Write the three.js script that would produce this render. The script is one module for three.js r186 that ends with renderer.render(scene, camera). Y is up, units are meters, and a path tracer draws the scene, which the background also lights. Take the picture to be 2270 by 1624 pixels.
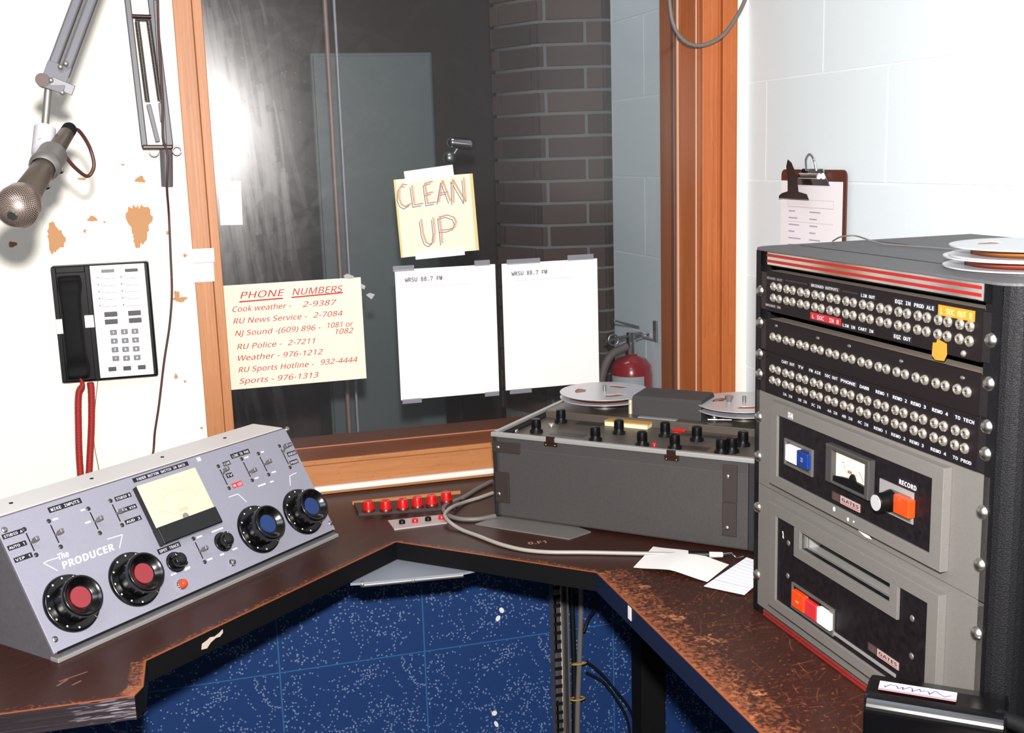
import * as THREE from 'three';
import { RoundedBoxGeometry } from 'three/addons/geometries/RoundedBoxGeometry.js';
import { mergeGeometries, mergeVertices } from 'three/addons/utils/BufferGeometryUtils.js';
import { TextGeometry } from 'three/addons/geometries/TextGeometry.js';
import { FontLoader } from 'three/addons/loaders/FontLoader.js';
import { RectAreaLightUniformsLib } from 'three/addons/lights/RectAreaLightUniformsLib.js';

// ---------------------------------------------------------------- camera
const scene = new THREE.Scene();
const V = (x, y, z) => new THREE.Vector3(x, y, z);
const DESK = 0.74, I = 0.0254;                                   // desk height, one inch
const FPX = 2532.36, CX = 1135, CY = 812;
const EYE = V(-0.0788, 1.40686, 2.36096);
const RT = V(0.960702434, -0.030073982, 0.27594635), UP = V(0.079383122, 0.982360912, -0.169308472), FW = V(0.265987128, -0.184560544, -0.946143886);
const camera = new THREE.PerspectiveCamera(2 * Math.atan(CY / FPX) * 180 / Math.PI, 2270 / 1624, 0.05, 60);
camera.matrixAutoUpdate = true;
camera.position.copy(EYE);
camera.quaternion.setFromRotationMatrix(new THREE.Matrix4().makeBasis(RT, UP, FW.clone().negate()));
camera.focus = 1.75; camera.userData.fStop = 20;
scene.add(camera);

// ---------------------------------------------------------------- light
const renderer = new THREE.WebGLRenderer();
renderer.toneMapping = THREE.LinearToneMapping;
renderer.toneMappingExposure = 1.0;
renderer.shadowMap.enabled = true;
RectAreaLightUniformsLib.init();
scene.background = new THREE.Color(0x000000);
// the photographer's flash, on the camera just above the lens
const flash = new THREE.SpotLight(0xfffaf7, 21.5, 0, 0.82, 0.5, 2);
flash.name = 'camera_flash';
flash.position.copy(EYE).addScaledVector(UP, 0.125).addScaledVector(FW, 0.02);
flash.target.position.copy(flash.position).addScaledVector(FW, 2);
flash.castShadow = true; flash.shadow.radius = 1.2; flash.shadow.mapSize.set(2048, 2048);
scene.add(flash, flash.target);
const CEIL = 2.46;
// one fluorescent ceiling fitting behind the photographer (its mesh is built with the room)
const tubeLight = new THREE.RectAreaLight(0xeaf2ff, 9, 1.16, 0.52);
tubeLight.name = 'ceiling_panel_glow';
tubeLight.position.set(-0.35, CEIL - 0.075, 1.9); tubeLight.lookAt(-0.35, 0, 1.9);
scene.add(tubeLight);

// ---------------------------------------------------------------- photo pixel -> point on a known surface
const ray = (px, py) => FW.clone().addScaledVector(RT, (px - CX) / FPX).addScaledVector(UP, -(py - CY) / FPX);
const onPlane = (px, py, n, p0) => { const d = ray(px, py); return EYE.clone().addScaledVector(d, p0.clone().sub(EYE).dot(n) / d.dot(n)); };
const onY = (px, py, y) => onPlane(px, py, V(0, 1, 0), V(0, y, 0));
const onZ = (px, py, z) => onPlane(px, py, V(0, 0, 1), V(0, 0, z));

// ---------------------------------------------------------------- helpers
let seed = 7; const rnd = () => (seed = (seed * 1664525 + 1013904223) >>> 0) / 4294967296;
const rr = (a, b) => a + (b - a) * rnd();
const taken = new Map();
function numbered(n) { const k = taken.get(n) || 0; taken.set(n, k + 1); return k ? n + '_' + String(k).padStart(3, '0') : n; }
const shadows = (o) => { o.castShadow = o.receiveShadow = true; return o; };
function part(name, geo, m, parent) { const o = shadows(new THREE.Mesh(Array.isArray(geo) ? merge(geo) : geo, m)); o.name = name; parent.add(o); return o; }
function tag(o, label, category, group) { o.userData.label = label; o.userData.category = category; if (group) o.userData.group = group; return o; }
function thing(name, label, category, pos = [0, 0, 0], ry = 0, group) {
  const g = new THREE.Group(); g.name = numbered(name); g.position.set(...pos); g.rotation.y = ry; scene.add(g); return tag(g, label, category, group);
}
function solo(name, label, category, geo, m, pos = [0, 0, 0], ry = 0, group) {
  const o = part(numbered(name), geo, m, scene); o.position.set(...pos); o.rotation.y = ry; return tag(o, label, category, group);
}
function structure(name, geo, m) { const o = part(name, geo, m, scene); o.userData.kind = 'structure'; o.userData.label = STRUCT[name] || name.replace(/_/g, ' '); return o; }
const STRUCT = {};
function merge(list) { return mergeGeometries(list.map((g) => { const h = g.index ? g.toNonIndexed() : g; for (const k of Object.keys(h.attributes)) if (!['position', 'normal', 'uv'].includes(k)) h.deleteAttribute(k); return h; })); }
const at = (g, x = 0, y = 0, z = 0) => g.translate(x, y, z);
const box = (w, h, d, x = 0, y = 0, z = 0, r = 0) => at(r ? new RoundedBoxGeometry(w, h, d, 2, Math.min(r, w / 2.01, h / 2.01, d / 2.01)) : new THREE.BoxGeometry(w, h, d), x, y, z);
const span = (x0, x1, y0, y1, z0, z1, r = 0) => box(x1 - x0, y1 - y0, z1 - z0, (x0 + x1) / 2, (y0 + y1) / 2, (z0 + z1) / 2, r);
const cylY = (r0, r1, h, x = 0, y = 0, z = 0, n = 24) => at(new THREE.CylinderGeometry(r1, r0, h, n), x, y + h / 2, z);      // stands on y
const cylZ = (r0, r1, h, x = 0, y = 0, z = 0, n = 24) => at(new THREE.CylinderGeometry(r1, r0, h, n).rotateX(Math.PI / 2), x, y, z + h / 2);   // grows along +z
const lathe = (pts, n = 28) => new THREE.LatheGeometry(pts.map(([r, y]) => new THREE.Vector2(r, y)), n);
const latheZ = (pts, n = 28) => lathe(pts, n).rotateX(Math.PI / 2);
const tube = (pts, r, n = 40, k = 8, closed = false) => new THREE.TubeGeometry(new THREE.CatmullRomCurve3(pts.map((p) => (p.isVector3 ? p : V(...p))), closed, 'centripetal'), n, r, k, closed);
function rod(a, b, r, k = 10, r2 = r) {
  const d = b.clone().sub(a), g = new THREE.CylinderGeometry(r2, r, d.length(), k).translate(0, d.length() / 2, 0);
  return g.applyQuaternion(new THREE.Quaternion().setFromUnitVectors(V(0, 1, 0), d.normalize())).translate(a.x, a.y, a.z);
}
function bar(a, b, w, t, side) {                                  // a flat bar from a to b, width w along side
  const y = b.clone().sub(a), L = y.length(); y.normalize();
  const x = side.clone().addScaledVector(y, -side.dot(y)).normalize(), z = x.clone().cross(y);
  return new RoundedBoxGeometry(w, L, t, 2, Math.min(w, t) * 0.3).applyMatrix4(new THREE.Matrix4().makeBasis(x, y, z)).translate((a.x + b.x) / 2, (a.y + b.y) / 2, (a.z + b.z) / 2);
}
function extr(pts, depth, bevel = 0, holes = []) {
  const path = (P, k) => { k.moveTo(...P[0]); for (const q of P.slice(1)) k.lineTo(...q); k.closePath(); return k; };
  const s = path(pts, new THREE.Shape()); for (const h of holes) s.holes.push(path(h, new THREE.Path()));
  return new THREE.ExtrudeGeometry(s, { depth: depth - 2 * bevel, bevelEnabled: bevel > 0, bevelSize: bevel, bevelThickness: bevel, bevelOffset: -bevel, bevelSegments: 2, curveSegments: 8 }).translate(0, 0, bevel);
}
const rect = (x0, x1, y0, y1) => [[x0, y0], [x1, y0], [x1, y1], [x0, y1]];
function rrect(x0, x1, y0, y1, r, n = 5) {
  const o = []; [[x1 - r, y0 + r, -90], [x1 - r, y1 - r, 0], [x0 + r, y1 - r, 90], [x0 + r, y0 + r, 180]].forEach(([cx, cy, a]) => { for (let i = 0; i <= n; i++) { const t = (a + 90 * i / n) * Math.PI / 180; o.push([cx + r * Math.cos(t), cy + r * Math.sin(t)]); } }); return o;
}
function uvMetres(g, sx = 1, sy = sx, turn = false) {              // box mapping, uv in metres
  g = g.index ? g.toNonIndexed() : g; const p = g.attributes.position, n = g.attributes.normal, uv = new Float32Array(p.count * 2);
  for (let i = 0; i < p.count; i++) {
    const a = [Math.abs(n.getX(i)), Math.abs(n.getY(i)), Math.abs(n.getZ(i))], x = p.getX(i), y = p.getY(i), z = p.getZ(i);
    let u, v; if (a[1] >= a[0] && a[1] >= a[2]) { u = x; v = z; } else if (a[0] >= a[2]) { u = z; v = y; } else { u = x; v = y; }
    if (turn) [u, v] = [v, u]; uv[2 * i] = u * sx; uv[2 * i + 1] = v * sy;
  }
  g.setAttribute('uv', new THREE.BufferAttribute(uv, 2)); return g;
}
// ---------------------------------------------------------------- textures
function canvas(w, h, draw) { const c = document.createElement('canvas'); c.width = w; c.height = h; draw(c.getContext('2d'), w, h); return c; }
function tex(c, rep = false, srgb = true) { const t = new THREE.CanvasTexture(c); if (srgb) t.colorSpace = THREE.SRGBColorSpace; if (rep) t.wrapS = t.wrapT = THREE.RepeatWrapping; t.magFilter = THREE.LinearFilter; t.needsUpdate = true; return t; }
const rgb = (r, g, b, a = 1) => `rgba(${r | 0},${g | 0},${b | 0},${a})`;
function speckle(base, spread, n = 256, size = 1, density = 1) {
  return tex(canvas(n, n, (c) => { c.fillStyle = rgb(...base); c.fillRect(0, 0, n, n); for (let i = 0; i < n * n * density / (size * size); i++) { const k = rr(-spread, spread); c.fillStyle = rgb(base[0] + k, base[1] + k, base[2] + k); c.fillRect(rnd() * n, rnd() * n, size, size); } }), true);
}
function noiseGrey(n, size, lo, hi) {
  return tex(canvas(n, n, (c) => { c.fillStyle = rgb((lo + hi) / 2, (lo + hi) / 2, (lo + hi) / 2); c.fillRect(0, 0, n, n); for (let i = 0; i < n * n / (size * size) * 2; i++) { const k = rr(lo, hi); c.fillStyle = rgb(k, k, k); c.fillRect(rnd() * n, rnd() * n, size, size); } }), true, false);
}
function woodTex(base, dark, light) {                             // grain runs along v, 0.5 m by 1 m
  return tex(canvas(512, 1024, (c, w, h) => {
    c.fillStyle = rgb(...base); c.fillRect(0, 0, w, h);
    for (let i = 0; i < 700; i++) {
      const x = rnd() * w, t = rnd(), col = t < 0.5 ? dark : light; c.strokeStyle = rgb(...col, rr(0.04, 0.22)); c.lineWidth = rr(0.6, 3.5);
      const y0 = rnd() * h, L = rr(100, 700), s = rr(-14, 14); c.beginPath(); c.moveTo(x, y0); c.bezierCurveTo(x + s, y0 + L * 0.3, x - s, y0 + L * 0.7, x + s * 0.5, y0 + L); c.stroke();
    }
    for (let i = 0; i < 500; i++) { c.fillStyle = rgb(...dark, 0.3); c.fillRect(rnd() * w, rnd() * h, 1, rr(4, 18)); }
    for (let i = 0; i < 26; i++) { c.fillStyle = rgb(...dark, 0.07); c.beginPath(); c.ellipse(rnd() * w, rnd() * h, rr(10, 40), rr(40, 160), 0, 0, 7); c.fill(); }
  }), true);
}
const M = (color, roughness = 0.6, metalness = 0, more = {}) => new THREE.MeshStandardMaterial({ color, roughness, metalness, ...more });
const PH = (o) => new THREE.MeshPhysicalMaterial(o);
const fineBump = noiseGrey(256, 2, 60, 200), wrinkle = noiseGrey(256, 4, 20, 235);
const withRep = (t, x, y = x) => { const k = t.clone(); k.repeat.set(x, y); k.needsUpdate = true; return k; };
const mats = {
  wallWhite: M(0xe9e4da, 0.75, 0, { bumpMap: withRep(fineBump, 6), bumpScale: 0.0006 }),
  wallCool: M(0xdfe9ed, 0.7, 0, { bumpMap: withRep(fineBump, 8), bumpScale: 0.0004 }),
  mortarCool: M(0xe4ecef, 0.7),
  oak: M(0xffffff, 0.5, 0, { map: woodTex([172, 112, 64], [134, 74, 32], [200, 142, 92]) }),
  oakDeep: M(0xffffff, 0.45, 0, { map: woodTex([176, 96, 46], [128, 62, 24], [206, 126, 68]) }),
  sillBrown: M(0xffffff, 0.4, 0, { map: woodTex([120, 66, 38], [84, 42, 22], [150, 88, 54]) }),
  white: M(0xf0ece4, 0.6), paper: M(0xe6e4e0, 0.85), cream: M(0xe9dfb8, 0.8),
  black: PH({ color: 0x09090a, roughness: 0.4, specularIntensity: 0.4 }), blackMatt: PH({ color: 0x0b0b0c, roughness: 0.75, specularIntensity: 0.4 }), blackGloss: PH({ color: 0x050506, roughness: 0.24, specularIntensity: 0.8, clearcoat: 0.3, clearcoatRoughness: 0.2 }),
  wrinkleBlack: PH({ color: 0x0d0d10, roughness: 0.5, specularIntensity: 0.4, bumpMap: withRep(wrinkle, 22), bumpScale: 0.0004 }),
  rackTop: M(0x525254, 0.55, 0, { bumpMap: withRep(wrinkle, 24), bumpScale: 0.0005 }),
  chrome: M(0xd8d8da, 0.12, 1), steel: M(0xb4b2ae, 0.32, 1), dullSteel: M(0x8b8884, 0.5, 0.8), brass: M(0x8d6a3a, 0.35, 1),
  nickel: M(0xcfc8bc, 0.3, 0.85),
  alu: M(0xffffff, 0.55, 0.35, { map: speckle([120, 117, 113], 11, 256, 1) }),
  aluBright: M(0xa9a8a6, 0.45, 0.5),
  consoleGrey: M(0xffffff, 0.55, 0.05, { map: speckle([140, 140, 153], 7, 256, 1) }),
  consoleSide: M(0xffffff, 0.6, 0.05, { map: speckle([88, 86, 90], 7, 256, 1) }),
  panelBlack: PH({ color: 0xffffff, roughness: 0.5, specularIntensity: 0.45, map: speckle([18, 15, 18], 11, 256, 1) }),
  patchBlack: PH({ color: 0x150f11, roughness: 0.55, specularIntensity: 0.4 }), dusty: M(0xffffff, 0.6, 0.3, { map: speckle([128, 116, 106], 26, 256, 2) }),
  red: M(0x8c1210, 0.45), redCap: PH({ color: 0xc0100c, roughness: 0.25, clearcoat: 0.6 }), orange: PH({ color: 0xd84010, roughness: 0.35, clearcoat: 0.3 }), redBtn: PH({ color: 0xc02830, roughness: 0.4, clearcoat: 0.3 }),
  blueBtn: PH({ color: 0x0a2f74, roughness: 0.35, clearcoat: 0.3 }), whiteBtn: PH({ color: 0xeae8e2, roughness: 0.4, clearcoat: 0.3 }),
  discRed: M(0x9a3a40, 0.38, 0.35), discBlue: M(0x274279, 0.36, 0.4),
  cordRed: M(0x9c2622, 0.45), cableGrey: M(0x6a6662, 0.5), cableBrown: M(0x44261f, 0.5), cableWhite: M(0xcfcac4, 0.5), cableBlack: M(0x0c0c0e, 0.5),
  tolex: M(0xffffff, 0.7, 0, { map: speckle([58, 55, 54], 10, 256, 1), bumpMap: withRep(fineBump, 40), bumpScale: 0.0003 }),
  caseDark: M(0x17171a, 0.6), caseBrown: M(0x2c2320, 0.6),
  deckGrey: M(0x5d554e, 0.45, 0.4), coverGrey: M(0xffffff, 0.6, 0, { map: speckle([54, 53, 53], 8, 256, 1) }),
  reelGrey: PH({ color: 0xc4c4c8, roughness: 0.3, metalness: 0.3 }), tapeBrown: M(0x8a4a26, 0.45), tapeRed: M(0x9a4630, 0.45),
  armGrey: M(0x5b5b5f, 0.5, 0.2), spring: M(0x8a827a, 0.35, 0.9), micGold: M(0x5f554c, 0.4, 0.6), tapeWhite: M(0xa4a2a6, 0.75),
  chip: M(0xb5865c, 0.85), chipDark: M(0x8f5a3c, 0.8), tape: PH({ color: 0x9a9aa4, roughness: 0.4, transparent: true, opacity: 0.45 }),
  bronze: M(0x2e1d17, 0.4, 0.4), hardboard: M(0x55261a, 0.55), extRed: PH({ color: 0x9a0f18, roughness: 0.25, clearcoat: 0.6 }),
  brick: [M(0x46332c, 0.85), M(0x3c2b26, 0.85), M(0x4e3b34, 0.85)], mortar: M(0x7a7977, 0.9),
  wallDark: M(0x5c4a46, 0.8), locker: M(0x596262, 0.5), carpet: M(0x2b2f38, 0.95), ceiling: M(0xe2e0da, 0.85),
};
mats.alu.map.repeat.set(9, 9); mats.consoleGrey.map.repeat.set(6, 6); mats.tolex.map.repeat.set(6, 6); mats.coverGrey.map.repeat.set(6, 6);
const FONT = await new FontLoader().loadAsync('fonts/droid/droid_sans_bold.typeface.json');
// ================================================================ the room
const OY = 0.6088;                                               // lifts heights measured above the calibration origin to floor level
const WX0 = -0.016, WX1 = 0.98, WY0 = 0.809, WY1 = 2.12, WZ = 0.105;   // window opening and the face of the window wall
Object.assign(STRUCT, { floor: 'dark carpeted studio floor', ceiling: 'off-white studio ceiling', wall_front: 'off-white wall around the studio window', wall_left: 'off-white side wall', wall_rear: 'off-white wall behind the photographer',
  wall_right: 'pale blue-grey painted concrete block wall', wall_far: 'brown wall of the room beyond the window', wall_far_left: 'brown side wall of the room beyond the window', ceiling_far: 'off-white ceiling of the room beyond the window', window_1: 'studio window in an oak frame', wall_front_lower: 'wall of blue speckled acoustic tiles under the desk' });
structure('floor', span(-2, 3.3, -0.1, 0, -3.3, 3.6), mats.carpet);
structure('ceiling', span(-2, 1.6, CEIL, CEIL + 0.1, -0.1, 3.6), mats.ceiling);
const wf = structure('wall_front', uvMetres(merge([span(-1.9, -0.04, 0, CEIL, -0.1, WZ), span(1.0, 1.3, 0, CEIL, -0.1, WZ), span(-0.04, 1.0, 0, 0.795, -0.1, WZ - 0.012), span(-0.04, 1.0, WY1 + 0.02, CEIL, -0.1, WZ)])), mats.wallWhite);
structure('wall_left', span(-2, -1.9, 0, CEIL, -1.8, 3.5), mats.wallWhite);
structure('wall_rear', span(-2, 1.6, 0, CEIL, 3.5, 3.6), mats.wallWhite);
// chipped paint on the window wall: [px, py, half width px, half height px]
[[310, 492, 24, 42], [305, 520, 12, 28], [122, 528, 17, 32], [205, 485, 10, 6], [311, 398, 10, 7], [182, 396, 9, 3], [400, 663, 15, 6], [392, 655, 6, 12], [410, 566, 4, 4], [390, 834, 4, 6], [447, 948, 3, 3], [272, 365, 4, 2], [188, 512, 3, 4], [232, 492, 3, 2], [28, 541, 8, 6], [372, 516, 4, 4], [410, 845, 3, 3]].forEach(([x, y, w, h], i) => {
  const P = onZ(x, y, WZ), k = 2.45 / FPX, n = 34, pts = [];
  for (let j = 0; j < n; j++) { const a = j / n * 6.283, q = 0.86 + 0.16 * Math.sin(a * 3 + i) + rr(-0.13, 0.13); pts.push([Math.cos(a) * w * k * q, Math.sin(a) * h * k * q]); }
  const o = part('paint_chip', extr(pts, 0.0004 + i * 0.00004), i > 13 && i < 15 ? mats.chipDark : mats.chip, wf); o.position.set(P.x, P.y, WZ);
});
// blue acoustic tiles under the window
{
  const dots = (sd) => { seed = sd; return tex(canvas(1024, 1024, (c) => {
    c.fillStyle = '#003068'; c.fillRect(0, 0, 1024, 1024);
    for (let i = 0; i < 9000; i++) { const k = rr(-14, 14); c.fillStyle = rgb(0, 48 + k, 104 + k, 0.5); c.fillRect(rnd() * 1024, rnd() * 1024, 5, 5); }
    c.fillStyle = 'rgba(118,132,168,0.92)';
    for (let b = 0; b < 84; b++) {                                 // dots strung along short curls
      let x = rnd() * 1024, y = rnd() * 1024, a = rnd() * 6.28, bend = rr(-0.4, 0.4);
      for (let i = 0; i < 10; i++) { c.beginPath(); c.arc(x + rr(-17, 17), y + rr(-17, 17), rr(4.8, 6.8), 0, 7); c.fill(); x += Math.cos(a) * 29; y += Math.sin(a) * 29; a += bend; if (x < 8 || y < 8 || x > 1016 || y > 1016) break; }
    }
    for (let i = 0; i < 90; i++) { c.beginPath(); c.arc(rr(10, 1014), rr(10, 1014), rr(4.6, 7), 0, 7); c.fill(); }
  })); };
  const tm = [1, 2, 3, 4].map((k) => M(0xffffff, 0.75, 0, { map: dots(k * 91 + 5) }));
  const w = structure('wall_front_lower', span(-1.9, 1.088, 0.0, 0.7, WZ - 0.011, WZ + 0.0072), M(0x205f92, 0.7));
  const cols = [-0.573, -0.268, 0.0375, 0.341, 0.6465, 0.7685, 1.072], rows = [0.0, 0.063, 0.3688, 0.672];
  let n = 0;
  for (let i = 0; i + 1 < cols.length; i++) for (let j = 0; j + 1 < rows.length; j++) {
    const W = cols[i + 1] - cols[i] - 0.003, H = rows[j + 1] - rows[j] - 0.003, g = new THREE.BoxGeometry(W, H, 0.008), uv = g.attributes.uv;
    for (let k = 0; k < uv.count; k++) uv.setXY(k, uv.getX(k) * W / 0.305, uv.getY(k) * H / 0.305);
    const o = part('tile', g, tm[(i * 3 + j * 2 + i * j) % 4], w); o.position.set((cols[i] + cols[i + 1]) / 2, (rows[j] + rows[j + 1]) / 2, WZ + 0.004);
  }
  [[1112, 1352, 5, 7, 0.5], [1104, 1370, 5, 7, -0.5], [1096, 1580, 6, 6, 0], [1100, 1604, 4, 8, 0.4]].forEach(([x, y, a, b, t]) => { const P = onZ(x, y, WZ + 0.008), o = part('paint_spot', new THREE.CylinderGeometry(0.001, 0.001, 0.001, 12).rotateX(Math.PI / 2).scale(a, b, 0.5).rotateZ(t), mats.white, w); o.position.set(P.x, P.y, WZ + 0.008); });
}
// painted block wall on the right, also seen past the window
{
  const w = structure('wall_right', span(0.003, 0.12, 0, CEIL, -0.64, 3.55), mats.mortarCool);
  w.position.set(1.08873, 0, 0); w.rotation.y = 0.033445;
  const y0 = 0.72294 + OY - 7 * 0.2032;
  const geos = new Map();
  for (let r = -1; r < 14; r++) {
    const even = (r - 7) % 2 === 0, start = (even ? 0.18297 : 0.38823) - 0.4064 * 3;
    for (let k = 0; k < 14; k++) {
      const a = Math.max(start + k * 0.4064, -0.64), b = Math.min(start + (k + 1) * 0.4064, 3.0), lo = Math.max(0, y0 + r * 0.2032), hi = Math.min(CEIL, y0 + (r + 1) * 0.2032);
      if (b - a < 0.05 || hi - lo < 0.03 || a > 2.0) continue;
      const key = (b - a).toFixed(4) + '_' + (hi - lo).toFixed(4);
      if (!geos.has(key)) geos.set(key, new RoundedBoxGeometry(0.02, hi - lo - 0.004, b - a - 0.005, 1, 0.001));
      part('block', geos.get(key), mats.wallCool, w).position.set(0.0122 + rr(-0.0004, 0.0004), (lo + hi) / 2, (a + b) / 2);
    }
  }
}
// the room beyond the window
{
  structure('wall_far', span(-2, 3.2, 0, CEIL, -3.3, -3.2), mats.wallDark);
  structure('wall_far_left', span(-1.95, -1.85, 0, CEIL, -3.3, -0.1), mats.wallDark);
  structure('ceiling_far', span(-2, 3.2, CEIL, CEIL + 0.1, -3.3, -0.1), mats.ceiling);
  structure('wall_far_right', span(3.2, 3.3, 0, CEIL, -3.3, -0.7), mats.wallDark).userData.label = 'brown side wall of the room beyond the window';
  structure('wall_far_front', span(1.2, 3.3, 0, CEIL, -0.8, -0.7), mats.wallDark).userData.label = 'brown wall beside the block wall beyond the window';
  // eight-sided brick column: three of its faces show
  const bh = 0.0636, side = 0.19, turn = -0.3, K = onZ(1197, 400, -0.83), ap = side / 2 * (1 + Math.SQRT2), rho = side / 2 / Math.sin(Math.PI / 8), cx = K.x - rho * Math.sin(turn - Math.PI / 8), cz = K.z - rho * Math.cos(turn - Math.PI / 8);
  const col = structure('column_far', new THREE.CylinderGeometry(side / 2 / Math.sin(Math.PI / 8) - 0.012, side / 2 / Math.sin(Math.PI / 8) - 0.012, CEIL, 8, 1, false, Math.PI / 8).translate(0, CEIL / 2, 0), mats.mortar);
  col.position.set(cx, 0, cz); col.rotation.y = turn; col.userData.label = 'eight-sided brick column in the room beyond the window';
  const cut = { 0: [0.12, 0.72], [-1]: [0.18, 0.86], 1: [0.15, 0.7], [-2]: [0.3, 0.8] }, bg = new Map();
  for (const f of [-2, -1, 0, 1]) for (let r = 0; r < 26; r++) {
    const c = cut[f][r % 2] * side, y = 0.62 + r * bh;
    for (const [a, b] of [[0, c], [c, side]]) {
      const k = (b - a).toFixed(4); if (!bg.has(k)) bg.set(k, new RoundedBoxGeometry(b - a - 0.009, bh - 0.009, 0.05, 1, 0.002));
      const o = part('brick', bg.get(k), mats.brick[Math.floor(rnd() * 3)], col), t = f * Math.PI / 4, d = ap - 0.025 + rr(-0.0015, 0.0015), q = (a + b) / 2 - side / 2;
      o.position.set(Math.sin(t) * d + Math.cos(t) * q, y + bh / 2, Math.cos(t) * d - Math.sin(t) * q); o.rotation.y = t;
    }
  }
  // tall locker
  const a = onZ(703, 400, -1.2), b = onZ(958, 130, -1.2), c = V(0, 0, 0);
  const L = thing('metal_cabinet', 'tall plain grey-green metal cabinet standing in the room beyond the window', 'cabinet', [(a.x + b.x) / 2, 0, -1.36]);
  const LW = b.x - a.x, LH = onZ(850, 116, -1.2).y;
  part('body', box(LW, LH, 0.32, 0, LH / 2, 0, 0.006), mats.locker, L);
  const d = part('door', box(LW - 0.016, LH - 0.02, 0.012, 0, LH / 2, 0.166, 0.003), mats.locker, L);
  part('handle', box(0.012, 0.09, 0.012, -LW / 2 + 0.05, LH * 0.42, 0.178, 0.004), mats.dullSteel, d);
  // two thin pale poles on a round base, beyond the glass
  const s0 = onZ(745, 440, -0.75), s1 = onZ(737, 0, -0.75);
  const S = thing('twin_pole_stand', 'thin twin-pole stand in front of the grey-green metal cabinet', 'stand', [s0.x, 0, -0.75]);
  part('base', lathe([[0, 0], [0.13, 0], [0.13, 0.012], [0.02, 0.03], [0, 0.03]]), mats.blackMatt, S);
  part('pole', cylY(0.006, 0.006, 2.2, 0, 0.02, 0, 12), M(0x9a7d74, 0.5, 0.3), S);
  part('pole', cylY(0.004, 0.004, 2.0, 0.024, 0.02, 0, 12), M(0xa3a0a6, 0.5, 0.3), S);
  part('bracket', box(0.05, 0.02, 0.02, 0.012, 0.4, 0), mats.dullSteel, S);
  // small chrome lamp-like fitting by the dark wall
  const f0 = onZ(1022, 318, -1.0), f1 = onZ(1000, 350, -1.0);
  const F = thing('desk_microphone', 'small shiny microphone on a bent arm before the brown far wall', 'microphone', [f1.x, 0, -1.0]);
  part('head', new THREE.CapsuleGeometry(0.018, 0.05, 4, 12).rotateZ(1.45).translate(f0.x - f1.x, f0.y, 0), mats.chrome, F);
  part('arm', rod(V(0, f1.y, 0), V(f0.x - f1.x - 0.01, f0.y - 0.012, 0), 0.006), mats.steel, F);
  part('joint', new THREE.SphereGeometry(0.02, 12, 10).translate(-0.005, f1.y, 0), mats.steel, F);
  part('post', cylY(0.008, 0.008, f1.y, 0, 0, 0, 10), mats.blackMatt, F);
  part('base', cylY(0.11, 0.11, 0.014), mats.blackMatt, F);
}
// fire extinguisher on the block wall past the glass
{
  const Z0 = -0.40, P = onZ(1397, 860, Z0), k = P.distanceTo(EYE) / FPX, T = P.y;
  const E = thing('fire_extinguisher', 'red fire extinguisher with chrome valve hanging past the window', 'extinguisher', [P.x + 0.004, 0, Z0]);
  const R = 46 * k, top = onZ(1397, 790, Z0).y;
  part('cylinder', lathe([[0, top - 0.42], [R * 0.9, top - 0.42], [R, top - 0.41], [R, top - 0.05], [R * 0.93, top - 0.022], [R * 0.7, top - 0.006], [R * 0.3, top + 0.002], [R * 0.28, top + 0.012], [0, top + 0.012]], 36), mats.extRed, E);
  const lb = part('label_plate', new THREE.CylinderGeometry(R + 0.0006, R + 0.0006, 0.1, 24, 1, true, -1.5, 1.75).translate(0, top - 0.095, 0), M(0xaeb4b2, 0.6, 0, { side: THREE.DoubleSide }), E); lb.userData.label = 'pale grey instruction label';
  part('neck', cylY(0.016, 0.014, 0.03, 0, top + 0.008, 0), mats.chrome, E);
  const vz = part('valve', [cylY(0.013, 0.012, 0.035, 0, top + 0.03, 0), rod(V(0, top + 0.045, 0), V(0.05, top + 0.055, 0), 0.006)], mats.chrome, E);
  part('handle', [bar(V(0.03, top + 0.062, 0), V(-0.075, top + 0.045, 0.0), 0.02, 0.005, V(0, 0, 1)), bar(V(0.02, top + 0.078, 0), V(-0.05, top + 0.1, 0), 0.02, 0.005, V(0, 0, 1))], mats.steel, vz);
  part('safety_ring', new THREE.TorusGeometry(0.014, 0.0025, 8, 20).translate(-0.055, top + 0.05, 0.014), mats.steel, vz);
  part('hose', tube([[-0.012, top + 0.03, 0.005], [-0.06, top + 0.008, 0.005], [-0.088, top - 0.06, 0.005], [-0.095, top - 0.2, 0.005], [-0.09, top - 0.3, 0.005]], 0.011, 30, 10), M(0x6d5e5c, 0.6), E);
  const h = onZ(1440, 735, -0.36), w = 1.0887 - 0.0335 * 0.36;
  part('wall_hook', [box(0.006, 0.055, 0.022, w - 0.001, h.y, -0.36, 0.002).translate(-E.position.x, 0, 0.4), rod(V(w - E.position.x, h.y - 0.025, 0.04), V(0.03, top + 0.05, 0.002), 0.003)], mats.dullSteel, E);
}
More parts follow.
